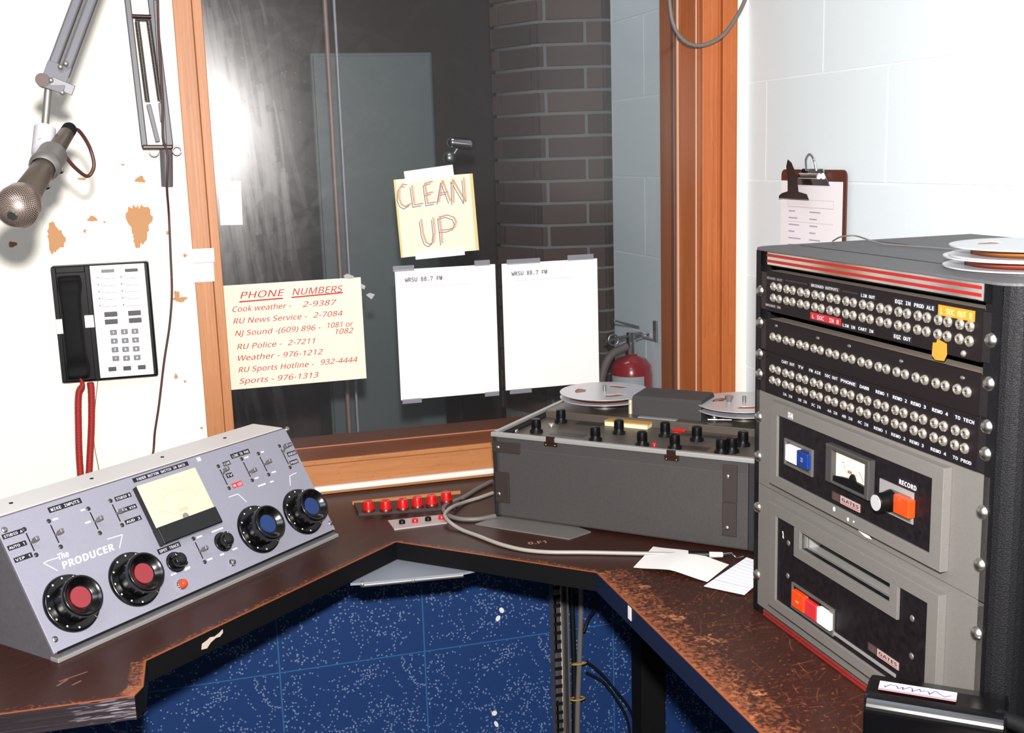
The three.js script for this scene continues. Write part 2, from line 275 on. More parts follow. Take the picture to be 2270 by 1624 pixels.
// ceiling fitting
{
  const f = thing('ceiling_light', 'white fluorescent ceiling fitting above the photographer', 'light', [-0.35, CEIL - 0.06, 1.9]);
  part('housing', box(1.22, 0.06, 0.58, 0, 0.03, 0, 0.01), mats.white, f);
  part('diffuser', box(1.16, 0.006, 0.52, 0, -0.002, 0), new THREE.MeshStandardMaterial({ color: 0xffffff, emissive: 0xeaf2ff, emissiveIntensity: 1.0, roughness: 0.6 }), f);
}
{
  const f = thing('ceiling_light', 'small unseen ceiling fitting added to brighten the room beyond the window', 'light', [0.55, CEIL - 0.05, -0.55]);  // unseen lamp, added to brighten the block wall past the glass
  part('housing', box(0.62, 0.05, 0.32, 0, 0.025, 0, 0.008), mats.white, f);
  part('diffuser', box(0.58, 0.006, 0.28, 0, -0.002, 0), new THREE.MeshStandardMaterial({ color: 0xffffff, emissive: 0xeaf2ff, emissiveIntensity: 0.6, roughness: 0.6 }), f);
  const l = new THREE.RectAreaLight(0xf2f6ff, 5.5, 0.58, 0.28); l.name = 'added_far_glow'; l.position.set(0.55, CEIL - 0.058, -0.55); l.lookAt(0.55, 0, -0.55); scene.add(l);
}
// ---------------------------------------------------------------- window
{
  const w = new THREE.Group(); w.name = 'window_1'; w.userData.kind = 'structure'; w.userData.label = STRUCT.window_1; scene.add(w);
  const vert = (...a) => uvMetres(span(...a, 0.0015), 2, 1), horz = (...a) => uvMetres(span(...a, 0.0015), 1, 2, true);
  const horzW = (...a) => { const g = uvMetres(span(...a, 0.0015), 1, 1, true); return g; };
  part('casing_board', vert(-0.0675, -0.034, 0.72, WY1 + 0.05, WZ, 0.122), mats.oak, w);
  part('casing_bead', vert(-0.0335, WX0, 0.72, WY1 + 0.02, 0.0, 0.119), mats.oak, w);
  part('casing_board', vert(1.0275, 1.061, 0.72, WY1 + 0.05, WZ, 0.122), mats.oakDeep, w);
  part('casing_groove', vert(1.017, 1.0275, 0.72, WY1 + 0.03, WZ - 0.02, 0.113), mats.oakDeep, w);
  part('casing_board', vert(WX1 + 0.001, 1.0165, 0.72, WY1 + 0.02, WZ - 0.01, 0.122), mats.oakDeep, w);
  part('jamb', vert(WX1, 1.0, WY0, WY1, -0.1, WZ), mats.oakDeep, w);
  part('glazing_bead', vert(WX1 - 0.009, WX1, WY0, WY1, -0.02, -0.004), mats.sillBrown, w);
  part('caulk_line', span(WX1 - 0.004, WX1, WY0, WY1, -0.001, 0.004), M(0xc9a58e, 0.6), w);
  part('caulk_line', span(WX1 - 0.002, WX1, WY0, WY1, 0.093, 0.0955), M(0xd8b7a4, 0.6), w);
  part('head_board', horz(WX0, WX1, WY1, WY1 + 0.02, -0.1, WZ + 0.01), mats.oak, w);
  part('sill', horz(WX0, WX1, 0.79, 0.8085, -0.1, 0.119), mats.sillBrown, w);
  part('caulk_line', span(WX0, WX1, 0.8085, 0.8105, 0.001, 0.004), M(0xa86a4c, 0.6), w);
  part('sill_nosing', horz(-0.034, WX1, 0.803, 0.8128, 0.118, 0.126), mats.oak, w);
  part('apron_board', horz(-0.034, 1.061, 0.7585, 0.8015, WZ - 0.012, 0.121), mats.oak, w);
  part('white_strip', span(-0.034, 1.061, 0.7465, 0.7585, WZ - 0.012, 0.131, 0.004), M(0xe8dcd4, 0.45), w);
  part('base_moulding', horz(-0.034, 1.061, 0.7405, 0.7465, WZ - 0.012, 0.1235), mats.oak, w);
  // dusty, hand-wiped pane
  const rough = tex(canvas(1024, 1024, (c) => {
    c.fillStyle = rgb(50, 50, 50); c.fillRect(0, 0, 1024, 1024);
    for (let i = 0; i < 520; i++) { const k = rr(36, 74); c.strokeStyle = rgb(k, k, k, 0.14); c.lineWidth = rr(3, 14); const x = rnd() * 1024, y = rnd() * 1024, R = rr(80, 300), a = rr(3.2, 5.2); c.beginPath(); c.arc(x, y, R, a, a + rr(0.4, 1.4)); c.stroke(); }
    for (let i = 0; i < 150; i++) { const k = rr(62, 104), x = Math.pow(rnd(), 1.6) * 150, y = rr(280, 900), L = rr(60, 260); c.strokeStyle = rgb(k, k, k, 0.14); c.lineWidth = rr(3, 16); c.beginPath(); c.moveTo(x, y); c.quadraticCurveTo(x + rr(-6, 18), y + L * 0.5, x + rr(0, 40), y + L); c.stroke(); }   // smears where hands rub beside the frame
    for (let i = 0; i < 2600; i++) { const k = rr(40, 78); c.fillStyle = rgb(k, k, k, 0.5); c.fillRect(rnd() * 1024, rnd() * 1024, 2, 2); }
  }), false, false);
  part('pane', new THREE.PlaneGeometry(WX1 - WX0, WY1 - WY0).translate((WX0 + WX1) / 2, (WY0 + WY1) / 2, 0), PH({ color: 0xeef2f4, roughness: 1, roughnessMap: rough, transmission: 0.99, thickness: 0, ior: 1.5, side: THREE.DoubleSide }), w);
}
// ---------------------------------------------------------------- desk
const Dk = (px, py) => { const p = onY(px, py, DESK); return [p.x, p.z]; };
{
  const D = thing('corner_desk', 'worn dark brown corner desk carrying the audio equipment', 'desk', [0, 0, 0]);
  const back = 0.1235, apex = Dk(878, 1200), r1 = Dk(1322, 1268), r2 = [0.515, 2.0], l1 = Dk(324, 1463), l2 = Dk(318, 1520), l3 = Dk(298, 1541), l4 = Dk(0, 1582);
  const l5 = [-1.5, l4[1] + (l4[1] - l3[1]) / (l4[0] - l3[0]) * (-1.5 - l4[0])];
  const outline = [[-1.5, back], [1.062, back], [1.062, 0.2], [1.09, 0.2], [1.14, 2.0], r2, r1, apex, l1, l2, l3, l5];
  const S = 1024 / 0.85;
  const top = tex(canvas(2048, 2048, (c) => {
    const X = (x) => (x + 0.6) * S, Z = (z) => (z - 0.1) * S;
    c.fillStyle = '#331912'; c.fillRect(0, 0, 2048, 2048);
    for (let i = 0; i < 5200; i++) { const k = rnd(); c.strokeStyle = k < 0.6 ? rgb(36, 16, 12, 0.25) : rgb(96, 50, 34, 0.18); c.lineWidth = rr(0.6, 2.5); const x = rnd() * 2048, y = rnd() * 2048, L = rr(20, 140); c.beginPath(); c.moveTo(x, y); c.lineTo(x + L, y - L * 0.9 + rr(-4, 4)); c.stroke(); }
    // worn laminate along the operator's edge on the right
    const edge = (a, b, n, d0, d1, cols, size) => { for (let i = 0; i < n; i++) { const t = rnd(), d = d0 + (d1 - d0) * Math.pow(rnd(), 1.7), nx = -(b[1] - a[1]), nz = b[0] - a[0], L = Math.hypot(nx, nz); const x = a[0] + (b[0] - a[0]) * t + nx / L * d, z = a[1] + (b[1] - a[1]) * t + nz / L * d; c.fillStyle = rgb(...cols[Math.floor(rnd() * cols.length)], rr(0.15, 0.6)); c.beginPath(); c.ellipse(X(x), Z(z), rr(1, size), rr(0.7, size * 0.5), rr(0, 3), 0, 7); c.fill(); } };
    const tan = [[150, 88, 50], [128, 70, 42], [176, 108, 66], [104, 56, 38]];
    edge(r2, r1, 5200, -0.002, 0.05, tan, 7); edge(r2, r1, 1500, 0, 0.02, tan, 8); edge(r2, r1, 2600, 0, 0.14, tan, 4);
    edge(r1, apex, 800, 0, 0.012, tan, 4); edge(apex, l1, 900, 0, 0.012, tan, 4); edge(l1, l2, 500, 0, 0.02, tan, 4); edge(l2, l3, 500, 0, 0.02, tan, 4); edge(l3, l5, 900, 0, 0.014, tan, 4);
    // scratches
    for (let i = 0; i < 620; i++) { const x = rr(0.5, 0.72), z = rr(0.72, 1.5); c.strokeStyle = rgb(150 + rr(-30, 30), 92 + rr(-20, 20), 56, rr(0.15, 0.6)); c.lineWidth = rr(0.5, 1.6); const a = rr(-0.9, 0.9) - 0.6, L = rr(6, 46); c.beginPath(); c.moveTo(X(x), Z(z)); c.quadraticCurveTo(X(x) + L * 0.5 * Math.cos(a) + rr(-5, 5), Z(z) + L * 0.5 * Math.sin(a), X(x) + L * Math.cos(a), Z(z) + L * Math.sin(a)); c.stroke(); }
    for (let i = 0; i < 420; i++) { const x = rr(0.5, 0.75), z = rr(0.72, 1.6); c.fillStyle = rgb(140 + rr(-30, 40), 84, 50, rr(0.2, 0.6)); c.beginPath(); c.ellipse(X(x), Z(z), rr(1, 5), rr(0.7, 2.4), rr(0, 3), 0, 7); c.fill(); }
    for (const [px, py, s] of [[1480, 1365, 8], [1430, 1300, 6], [1505, 1370, 7], [1680, 1535, 9], [1560, 1415, 12], [1590, 1420, 10]]) { const [x, z] = Dk(px, py); for (let i = 0; i < 26; i++) { c.fillStyle = rgb(190, 130, 84, 0.4); c.beginPath(); c.ellipse(X(x) + rr(-s, s) * 1.5, Z(z) + rr(-s, s), rr(1, 5), rr(1, 3), rr(0, 3), 0, 7); c.fill(); } }
    for (const [a, b] of [[[130, 1510], [194, 1488]], [[126, 1520], [150, 1505]], [[160, 1518], [180, 1508]]]) { const p = Dk(...a), q = Dk(...b); c.strokeStyle = 'rgba(170,120,100,0.6)'; c.lineWidth = 4; c.beginPath(); c.moveTo(X(p[0]), Z(p[1])); c.lineTo(X(q[0]), Z(q[1])); c.stroke(); }
    { const p = Dk(1187, 1203); c.save(); c.translate(X(p[0]), Z(p[1])); c.rotate(0.1); c.fillStyle = 'rgba(190,150,120,0.8)'; c.font = 'bold 22px sans-serif'; c.fillText('0.F1', -16, 6); c.restore(); }
    // bare edge line
    c.strokeStyle = 'rgba(146,76,42,0.95)'; c.lineJoin = 'round'; c.lineWidth = 6; c.beginPath(); [r2, r1, apex, l1, l2, l3, l5].forEach((p, i) => (i ? c.lineTo(X(p[0]), Z(p[1])) : c.moveTo(X(p[0]), Z(p[1])))); c.stroke();
  }), true);
  const g = extr(outline.map(([x, z]) => [x, -z]), 0.032).rotateX(-Math.PI / 2).translate(0, DESK - 0.032, 0);
  const p = g.attributes.position, uv = g.attributes.uv;
  for (let i = 0; i < p.count; i++) uv.setXY(i, (p.getX(i) + 0.6) / 1.7, 1 - (p.getZ(i) - 0.1) / 1.7);
  part('desktop', g, PH({ map: top, roughness: 0.42, specularIntensity: 0.6, clearcoat: 0.05, clearcoatRoughness: 0.2 }), D);
  const band = (a, b, m, h = 0.031) => { const x = b[0] - a[0], z = b[1] - a[1], L = Math.hypot(x, z); return part('edge_band', box(L, h, 0.0016, 0, 0, 0).rotateY(-Math.atan2(z, x)).translate((a[0] + b[0]) / 2, DESK - 0.001 - h / 2, (a[1] + b[1]) / 2), m, D); };
  const navy = M(0x0a1530, 0.5), black = PH({ color: 0x08080a, roughness: 0.6, specularIntensity: 0.4 });
  const worn = M(0xffffff, 0.45, 0, { map: tex(canvas(512, 64, (c) => { c.fillStyle = '#211a1e'; c.fillRect(0, 0, 512, 64); for (let i = 0; i < 260; i++) { c.strokeStyle = rgb(104, 92, 98, rr(0.05, 0.2)); c.lineWidth = rr(0.5, 2); const x = rnd() * 512, y = rnd() * 64; c.beginPath(); c.moveTo(x, y); c.lineTo(x + rr(10, 70), y + rr(-1, 1)); c.stroke(); } c.fillStyle = 'rgba(150,144,150,0.5)'; for (let i = 0; i < 60; i++) c.fillRect(rr(480, 512), rnd() * 64, rr(2, 14), rr(1, 4)); })) });
  band(r1, r2, navy); band(apex, r1, black); band(l1, apex, black); band(l2, l1, black); band(l3, l2, black); band(l5, l3, worn);
  // bare patch on the black edge
  { const a = onPlane(470, 1412, V(apex[1] - l1[1], 0, l1[0] - apex[0]).normalize(), V(apex[0], 0, apex[1])); const dir = V(apex[0] - l1[0], 0, apex[1] - l1[1]).normalize();
    const pts = [[-0.022, -0.006], [-0.012, -0.008], [-0.004, -0.002], [0.006, 0.001], [0.014, 0.0], [0.02, 0.004], [0.02, 0.009], [0.013, 0.006], [0.004, 0.004], [-0.004, 0.006], [-0.01, 0.004], [-0.02, 0.002]];
    part('bare_patch', extr(pts, 0.0006).rotateY(-Math.atan2(dir.z, dir.x)).translate(a.x, DESK - 0.016, a.z).translate(-dir.z * 0.0 + 0.0008 * 0.66, 0, 0.0014), M(0xb9aa9c, 0.8), D); }
  { const a = Dk(1400, 1341); part('bare_patch', box(0.0008, 0.02, 0.012, r1[0] + (r2[0] - r1[0]) * (a[1] - r1[1]) / (r2[1] - r1[1]) - 0.0012, DESK - 0.012, a[1]), mats.white, D); }
  // corner plate under the apex
  const cy = DESK - 0.034, c0 = onY(880, 1236, cy), c1 = onY(803, 1289, cy), c2 = onY(1026, 1267, cy);
  part('corner_plate', extr([[c0.x, -c0.z + 0.02], [c1.x - 0.02, -c1.z], [c1.x, -c1.z - 0.004], [c2.x, -c2.z - 0.004], [c2.x + 0.02, -c2.z]], 0.004).rotateX(-Math.PI / 2).translate(0, cy - 0.004, 0), M(0x8f959f, 0.5, 0.3), D);
  part('plate_lip', [rod(V(c1.x, cy - 0.006, c1.z), V(c2.x, cy - 0.006, c2.z), 0.004), new THREE.SphereGeometry(0.005, 10, 8).translate(c1.x, cy - 0.004, c1.z), new THREE.SphereGeometry(0.005, 10, 8).translate((c1.x + c2.x) / 2, cy - 0.006, (c1.z + c2.z) / 2)], mats.dullSteel, D);
  // legs
  const legX = onZ(1437, 1500, 0.2);
  part('leg', span(legX.x - 0.028, legX.x + 0.028, 0, DESK - 0.032, 0.17, 0.23, 0.003), mats.blackMatt, D);
  for (const [x, z] of [[-0.9, 0.3], [-0.6, 0.8], [0.75, 1.8], [1.0, 1.8]]) part('leg', box(0.05, DESK - 0.032, 0.05, x, (DESK - 0.032) / 2, z, 0.003), mats.blackMatt, D);
}
// slotted post and cables under the desk
{
  const a = onZ(1228, 1350, 0.16), x = a.x;
  const P = thing('slotted_post', 'grey slotted steel post against the blue tiles under the desk', 'post', [x, 0, 0.145]);
  part('channel', [span(0, 0.004, 0, 0.7, -0.018, 0.018), span(0.004, 0.03, 0, 0.7, -0.018, -0.014), span(0.03, 0.034, 0, 0.7, -0.018, 0.012)], mats.dullSteel, P);
  part('front_strip', span(-0.001, 0.013, 0, 0.7, 0.014, 0.018), M(0x5a5254, 0.5, 0.4), P);
  for (let i = 0; i < 34; i++) part('slot', box(0.016, 0.008, 0.001, 0.006, 0.02 + i * 0.0205, 0.0182).rotateZ(0), mats.blackMatt, P);
  for (const y of [0.18, 0.36, 0.55]) part('bolt', new THREE.SphereGeometry(0.004, 10, 8).translate(0.02, y, -0.01), mats.chrome, P);
  solo('cable', 'pale cable running down inside the slotted post', 'cable', tube([[x + 0.018, 0.705, 0.15], [x + 0.017, 0.6, 0.155], [x + 0.013, 0.45, 0.158], [x + 0.016, 0.3, 0.152], [x + 0.014, 0.1, 0.15], [x + 0.014, 0.004, 0.15]], 0.004), mats.cableWhite);
  solo('cable', 'thick grey cable tied along the slotted post', 'cable', tube([[x + 0.044, 0.705, 0.16], [x + 0.053, 0.6, 0.165], [x + 0.06, 0.48, 0.165], [x + 0.055, 0.35, 0.165], [x + 0.047, 0.2, 0.165], [x + 0.043, 0.006, 0.16]], 0.006), mats.cableGrey);
  solo('cable', 'dark cable between the grey cable and the slotted post', 'cable', tube([[x + 0.04, 0.705, 0.15], [x + 0.043, 0.5, 0.15], [x + 0.046, 0.3, 0.15], [x + 0.04, 0.006, 0.15]], 0.006), mats.cableBlack);
  solo('cable_tie', 'yellow tie high on the grey cable', 'cable tie', new THREE.TorusGeometry(0.012, 0.002, 8, 24).rotateX(1.35).scale(1.3, 1, 0.8).translate(x + 0.053, onZ(1290, 1470, 0.165).y, 0.163), M(0xa8873a, 0.6));
  solo('cable_tie', 'yellow tie low on the grey cable', 'cable tie', new THREE.TorusGeometry(0.012, 0.002, 8, 24).rotateX(1.5).scale(1.3, 1, 0.8).translate(x + 0.048, onZ(1285, 1548, 0.165).y, 0.163), M(0xa8873a, 0.6));
  const q = (px, py, z = 0.14) => onZ(px, py, z);
  solo('cable', 'black cable sagging from the post toward the black desk leg', 'cable', tube([q(1300, 1465), q(1330, 1490), q(1365, 1530), q(1400, 1580), q(1415, 1660)], 0.003), mats.cableBlack);
  solo('cable', 'black cable hanging close beneath another black cable', 'cable', tube([q(1300, 1490), q(1335, 1510), q(1370, 1555), q(1392, 1600), q(1400, 1680)], 0.003), mats.cableBlack);
  solo('cable', 'short black cable rising from the post to the desk underside', 'cable', tube([q(1294, 1400, 0.16), q(1305, 1370, 0.16), q(1320, 1345, 0.17), V(q(1330, 1330, 0.18).x, 0.706, 0.18)], 0.0035), mats.cableBlack);
}
// ---------------------------------------------------------------- lettering on tape: one shared sheet
const ATL = 2048, sheet = canvas(ATL, ATL, (c) => { c.fillStyle = '#111'; c.fillRect(0, 0, ATL, ATL); }), ctx = sheet.getContext('2d');
const cursor = { x: 4, y: 4, h: 0 };
function cell(w, h) { if (cursor.x + w + 4 > ATL) { cursor.x = 4; cursor.y += cursor.h + 4; cursor.h = 0; } const r = [cursor.x, cursor.y, w, h]; cursor.x += w + 4; cursor.h = Math.max(cursor.h, h); return r; }
const sheetTex = tex(sheet);
const sheetMat = M(0xffffff, 0.45, 0, { map: sheetTex });
function printed(wM, hM, thick, draw, dens = 5000) {                // a thin plate whose face is drawn by draw(ctx, w, h)
  const w = Math.ceil(wM * dens), h = Math.ceil(hM * dens), [x, y] = cell(w, h);
  ctx.save(); ctx.beginPath(); ctx.rect(x, y, w, h); ctx.clip(); ctx.translate(x, y); draw(ctx, w, h); ctx.restore();
  const g = new THREE.BoxGeometry(wM, hM, thick), uv = g.attributes.uv;
  for (let i = 0; i < uv.count; i++) { const front = i >= 16 && i < 20, u = front ? uv.getX(i) : 0.02, v = front ? uv.getY(i) : 0.02; uv.setXY(i, (x + u * w) / ATL, 1 - (y + (1 - v) * h) / ATL); }
  return g.translate(0, 0, thick / 2);
}
function dymo(text, wM, hM, bg = '#121016', fg = '#f0f0f0', font = 'bold sans-serif', pad = 0.06) {
  return printed(wM, hM, 0.0005, (c, w, h) => {
    c.fillStyle = bg; c.fillRect(0, 0, w, h); c.fillStyle = fg; const [wt, ...fam] = font.split(' '); c.font = `${wt} ${Math.round(h * 0.72)}px ${fam.join(' ')}`; c.textBaseline = 'middle';
    const tw = c.measureText(text).width, room = w * (1 - 2 * pad); c.save(); c.translate(w * pad, h * 0.54); c.scale(room / tw, 1); c.fillText(text, 0, 0); c.restore();
  });
}
// ================================================================ equipment rack
const RX = 0.680593, RZ = 1.180048, RYAW = 0.013615;
const rU = V(Math.sin(RYAW), 0, Math.cos(RYAW)), rN = V(-Math.cos(RYAW), 0, Math.sin(RYAW));
const rackAt = (px, py, d = 0) => { const p0 = V(RX, DESK, RZ).addScaledVector(rN, d * I), P = onPlane(px, py, rN, p0).sub(p0); return [P.dot(rU) / I, P.y / I]; };   // inches from the bottom centre of its front
const r6 = (a, b, d) => rackAt(1640 + a / 3.914, 880 + b / 3.914, d), r7 = (a, b, d) => rackAt(1640 + a / 3.1, 1100 + b / 3.1, d);
const RACK_POS = [RX, DESK, RZ], RACK_RY = -(Math.PI / 2 - RYAW);
const ins = (u0, u1, v0, v1, d0, d1, r = 0) => span(u0 * I, u1 * I, v0 * I, v1 * I, d0 * I, d1 * I, r * I);   // inches
const screwGeo = latheZ([[0, 0.0052], [0.002, 0.0055], [0.0055, 0.0042], [0.0078, 0.0008], [0.0078, 0]], 20);
{
  const K = thing('equipment_rack', 'black wrinkle-finish tabletop equipment rack with chrome trim', 'rack', RACK_POS, RACK_RY);
  const H = 20.72, W = 10.42, DP = 14.4;
  // cabinet shell: rounded upright edges
  const sideShape = (s) => { const p = []; const o = s * W, r = 1.3, i = s * 9.62; for (let k = 0; k <= 8; k++) { const t = k / 8 * Math.PI / 2; p.push([o - s * r + s * r * Math.sin(t), -r + r * Math.cos(t)]); } p.push([o, -DP], [i, -DP], [i, 0]); return p; };
  const post = (s) => uvMetres(post0(s)), post0 = (s) => { const P = sideShape(s).map(([x, z]) => [x * I, -z * I]); return extr(s > 0 ? P : P.reverse(), (H - 0.1) * I).rotateX(-Math.PI / 2).translate(0, 0, 0).scale(1, 1, 1); };
  part('side_panel', post(1).translate(0, 0.0, 0), mats.wrinkleBlack, K);
  part('side_panel', post(-1).translate(0, 0.0, 0), mats.wrinkleBlack, K);
  part('back_panel', ins(-9.62, 9.62, 0, H - 0.1, -DP, -DP + 0.1), mats.blackMatt, K);
  const tp = []; for (const [x, z] of [...sideShape(1).slice(0, 9)]) tp.push([x * I, -(z + 0.06) * I]); tp.push([W * I, DP * I], [-W * I, DP * I]); for (const [x, z] of sideShape(-1).slice(0, 9).reverse()) tp.push([x * I, -(z + 0.06) * I]);
  part('top_cover', extr(tp.reverse().map(([x, y]) => [x, y]), 0.12 * I, 0.02 * I).rotateX(-Math.PI / 2).translate(0, (H - 0.1) * I, 0), mats.rackTop, K);
  for (const z of [-2.6, -7.2]) part('top_seam', ins(-9.4, 9.6, H + 0.015, H + 0.03, z - 0.05, z + 0.05), mats.blackMatt, K);
  part('header', ins(-9.62, 9.62, 19.86, H - 0.1, -0.6, -0.06), mats.wrinkleBlack, K);
  part('footer', ins(-9.62, 9.62, 0, 0.46, -0.6, -0.06), mats.blackMatt, K);
  part('floor_panel', ins(-9.62, 9.62, 0.0, 0.3, -DP, -0.6), mats.blackMatt, K);
  const strip = (v0, v1) => { const s = part('chrome_strip', ins(-8.4, 8.65, v0, v1, -0.06, 0.03, 0.02), mats.chrome, K); for (const k of [0.3, 0.74]) part('red_line', ins(-8.4, 8.55, v0 + (v1 - v0) * (k - 0.1), v0 + (v1 - v0) * (k + 0.1), 0.03, 0.06), mats.red, s); part('end_cap', ins(8.35, 8.68, v0 - 0.01, v1 + 0.01, 0.0, 0.05, 0.02), mats.chrome, s); };
  strip(19.93, 20.62); strip(0.04, 0.44);
  for (const s of [-1, 1]) part('mounting_rail', ins(s > 0 ? 8.6 : -9.6, s > 0 ? 9.6 : -8.6, 0.46, 19.86, -0.35, -0.13), mats.blackMatt, K);
  part('tray', ins(-8.5, 8.5, 12.9, 13.0, -9, -0.5), mats.blackMatt, K);
}
// patch panels: jack strips with tape labels
const jackGeo = latheZ([[0.0026, -0.003], [0.0026, 0.0034], [0.0036, 0.0036], [0.0052, 0.0026], [0.0058, 0.001], [0.006, 0]], 18);
const jackHole = new THREE.CylinderGeometry(0.0025, 0.0025, 0.001, 12).rotateX(Math.PI / 2);
function patchPanel(name, label, v0, v1, rows, labels, ears, top, screwsAt) {
  const P = thing(name, label, 'patch panel', RACK_POS, RACK_RY);
  part('faceplate', ins(-8.5, 8.6, v0, v1, -0.12, 0), mats.patchBlack, P);
  part('top_flange', ins(-8.45, 8.6, v1 - 0.06, v1, -0.95, -0.121), mats.dusty, P);
  part('jack_tray', ins(-8.3, 8.4, v0 + 0.1, v1 - 0.08, -3, -0.122), mats.blackMatt, P);
  for (const s of [-1, 1]) part('ear', ins(s > 0 ? 8.62 : -9.48, s > 0 ? 9.48 : -8.52, ears[0], ears[1], -0.13, -0.02), M(s > 0 ? 0x120f11 : 0x1b1013, 0.5), P);
  for (const v of rows) for (let k = 0; k < 24; k++) {
    const pair = Math.floor(k / 2), u = -7.7 + pair * 1.3655 + (k % 2) * 0.61;
    const j = part('jack', jackGeo, mats.nickel, P); j.position.set(u * I, v * I, 0.0002);
    const h = part('hole', jackHole, mats.black, j); h.position.z = 0.0012;
  }
  for (const [t, u0, u1, v, h, bg, fg, f] of labels) { const o = part('label_tape', dymo(t, (u1 - u0) * I, h * I, bg, fg, f), sheetMat, P); o.position.set((u0 + u1) / 2 * I, v * I, 0.0001); o.userData.label = 'label reading ' + t; }
  for (const v of screwsAt) for (const s of [-1, 1]) { const o = part('screw', screwGeo, mats.steel, P); o.position.set(s * 9.156 * I, v * I, -0.0004); }
  return P;
}
{
  const r2 = (a, b, d) => rackAt(1640 + a / 6.246, 580 + b / 6.246, d)[0], r3 = (a, b, d) => rackAt(1920 + a / 6.246, 600 + b / 6.246, d)[0], r4 = (a, b) => rackAt(1640 + a / 7.094, 740 + b / 7.094)[0], r5 = (a, b) => rackAt(1900 + a / 6.135, 800 + b / 6.135)[0];
  const bk = '#1b1216', wh = '#d9dde2', mono = 'bold monospace';
  const A = patchPanel('patch_panel', 'upper black patch panel with two rows of jacks below chrome trim', 17.46, 19.6, [18.83, 18.22], [
    ['BOARD OUT', r2(370, 200), r2(605, 240), 19.24, 0.2, bk, '#8b8486', mono], ['- - - - - - - -', r2(630, 240), r2(940, 290), 19.28, 0.1, bk, '#6f686a', mono], ['BRIDGED OUTPUTS', r2(970, 300), r2(1395, 390), 19.28, 0.24, bk, '#c4c4c8', mono], ['- - - - -', r2(1420, 400), r2(1640, 430), 19.28, 0.1, bk, '#6f686a', mono], ['LIM OUT', r2(1670, 440), r2(1890, 490), 19.25, 0.26, '#101018', wh, mono],
    ['EQZ IN', r3(390, 390), r3(640, 440), 19.28, 0.3, '#121018', wh, mono], ['PROD ALE', r3(650, 440), r3(970, 510), 19.27, 0.3, '#121018', wh, mono], ['L SOC OUT R', r3(1005, 500), r3(1510, 620), 19.25, 0.44, '#b97c20', '#f0d890', mono],
    ['BRIDGE IN', r2(350, 600), r2(580, 660), 17.78, 0.2, bk, '#b0b0b4', mono], ['L SOC  IN R', r2(980, 750), r2(1405, 850), 17.75, 0.36, '#9c1c26', '#e8b8bc', mono], ['LIM IN', r2(1415, 860), r2(1615, 910), 17.66, 0.26, '#121018', wh, mono], ['CART IN', r2(1630, 910), r2(1870, 960), 17.68, 0.26, '#121018', wh, mono], ['EQZ OUT', r3(370, 900), r3(640, 960), 17.72, 0.3, '#121018', wh, mono],
  ], [17.5, 19.5], true, [18.44]);
  const chip = part('torn_label', extr([[-0.012, -0.008], [-0.006, -0.012], [0.008, -0.011], [0.012, -0.004], [0.011, 0.008], [-0.004, 0.011], [-0.005, 0.007], [-0.011, 0.006]], 0.0008), M(0xb47c28, 0.5), A); { const q = rackAt(1920 + 1025 / 6.246, 600 + 1090 / 6.246); chip.position.set(q[0] * I, q[1] * I, 0.0004); }
  { const q = rackAt(1920 + 1355 / 6.246, 600 + 1145 / 6.246); part('rivet', new THREE.SphereGeometry(0.0035, 10, 8), mats.nickel, A).position.set(q[0] * I, q[1] * I, 0); }
  const B = patchPanel('patch_panel', 'middle black patch panel with a single unlabelled row of jacks', 15.26, 17.0, [16.13], [], [15.3, 16.95], true, [16.7]);
  for (const [x, y] of [[1640 + 505 / 6.246, 580 + 885 / 6.246], [1640 + 1080 / 6.246, 580 + 1055 / 6.246], [1640 + 1515 / 6.246, 580 + 1165 / 6.246], [1920 + 485 / 6.246, 600 + 1250 / 6.246], [1920 + 1335 / 6.246, 600 + 1480 / 6.246]]) { const q = rackAt(x, y); part('rivet', new THREE.SphereGeometry(0.0028, 10, 8).scale(1.3, 0.7, 0.5), mats.dullSteel, B).position.set(q[0] * I, q[1] * I, 0); }
  const top = (t, a, b, bg = '#0e0c18') => [t, a, b, 14.96, 0.27, bg, wh, mono], bot = (t, a, b) => [t, a, b, 13.24, 0.25, '#0d0c16', '#c8ccd2', mono];
  const rem = (n, a, b) => [`REMO ${n}`, a, b];
  patchPanel('patch_panel', 'lower black patch panel with two labelled rows of jacks', 12.98, 15.24, [14.4, 13.77], [
    top('CART OUT', r4(650, 400), r4(880, 480), bk), top('TV', r4(915, 490), r4(1010, 540), '#1d1a26'), top('FM AIR', r4(1080, 540), r4(1290, 600)), top('SOC OUT', r4(1330, 620), r4(1560, 690), bk), top('PHONE', r4(1575, 690), r4(1845, 800), '#241f2c'), top('DABB', r4(1880, 800), r4(2050, 860)),
    top(...rem(1, r5(245, 380), r5(450, 450))), top(...rem(2, r5(475, 450), r5(700, 540))), top(...rem(3, r5(720, 530), r5(960, 620))), top(...rem(4, r5(1010, 610), r5(1260, 710))), top('TO TECH', r5(1320, 720), r5(1620, 840)),
    bot('3A IN', r4(675, 890), r4(840, 960)), bot('3B IN', r4(910, 970), r4(1070, 1040)), bot('3C IN', r4(1120, 1050), r4(1290, 1120)), bot('4A IN', r4(1375, 1150), r4(1550, 1210)), bot('4B IN', r4(1600, 1240), r4(1790, 1310)), bot('4C IN', r4(1850, 1330), r4(2040, 1410)),
    bot(...rem(1, r5(220, 860), r5(430, 950))), bot(...rem(2, r5(455, 940), r5(680, 1040))), bot(...rem(3, r5(705, 1040), r5(930, 1140))), bot(...rem(4, r5(990, 1150), r5(1235, 1250))), bot('TO PROD', r5(1290, 1250), r5(1580, 1370)),
  ], [13.0, 15.2], false, [14.96, 13.84]);
}
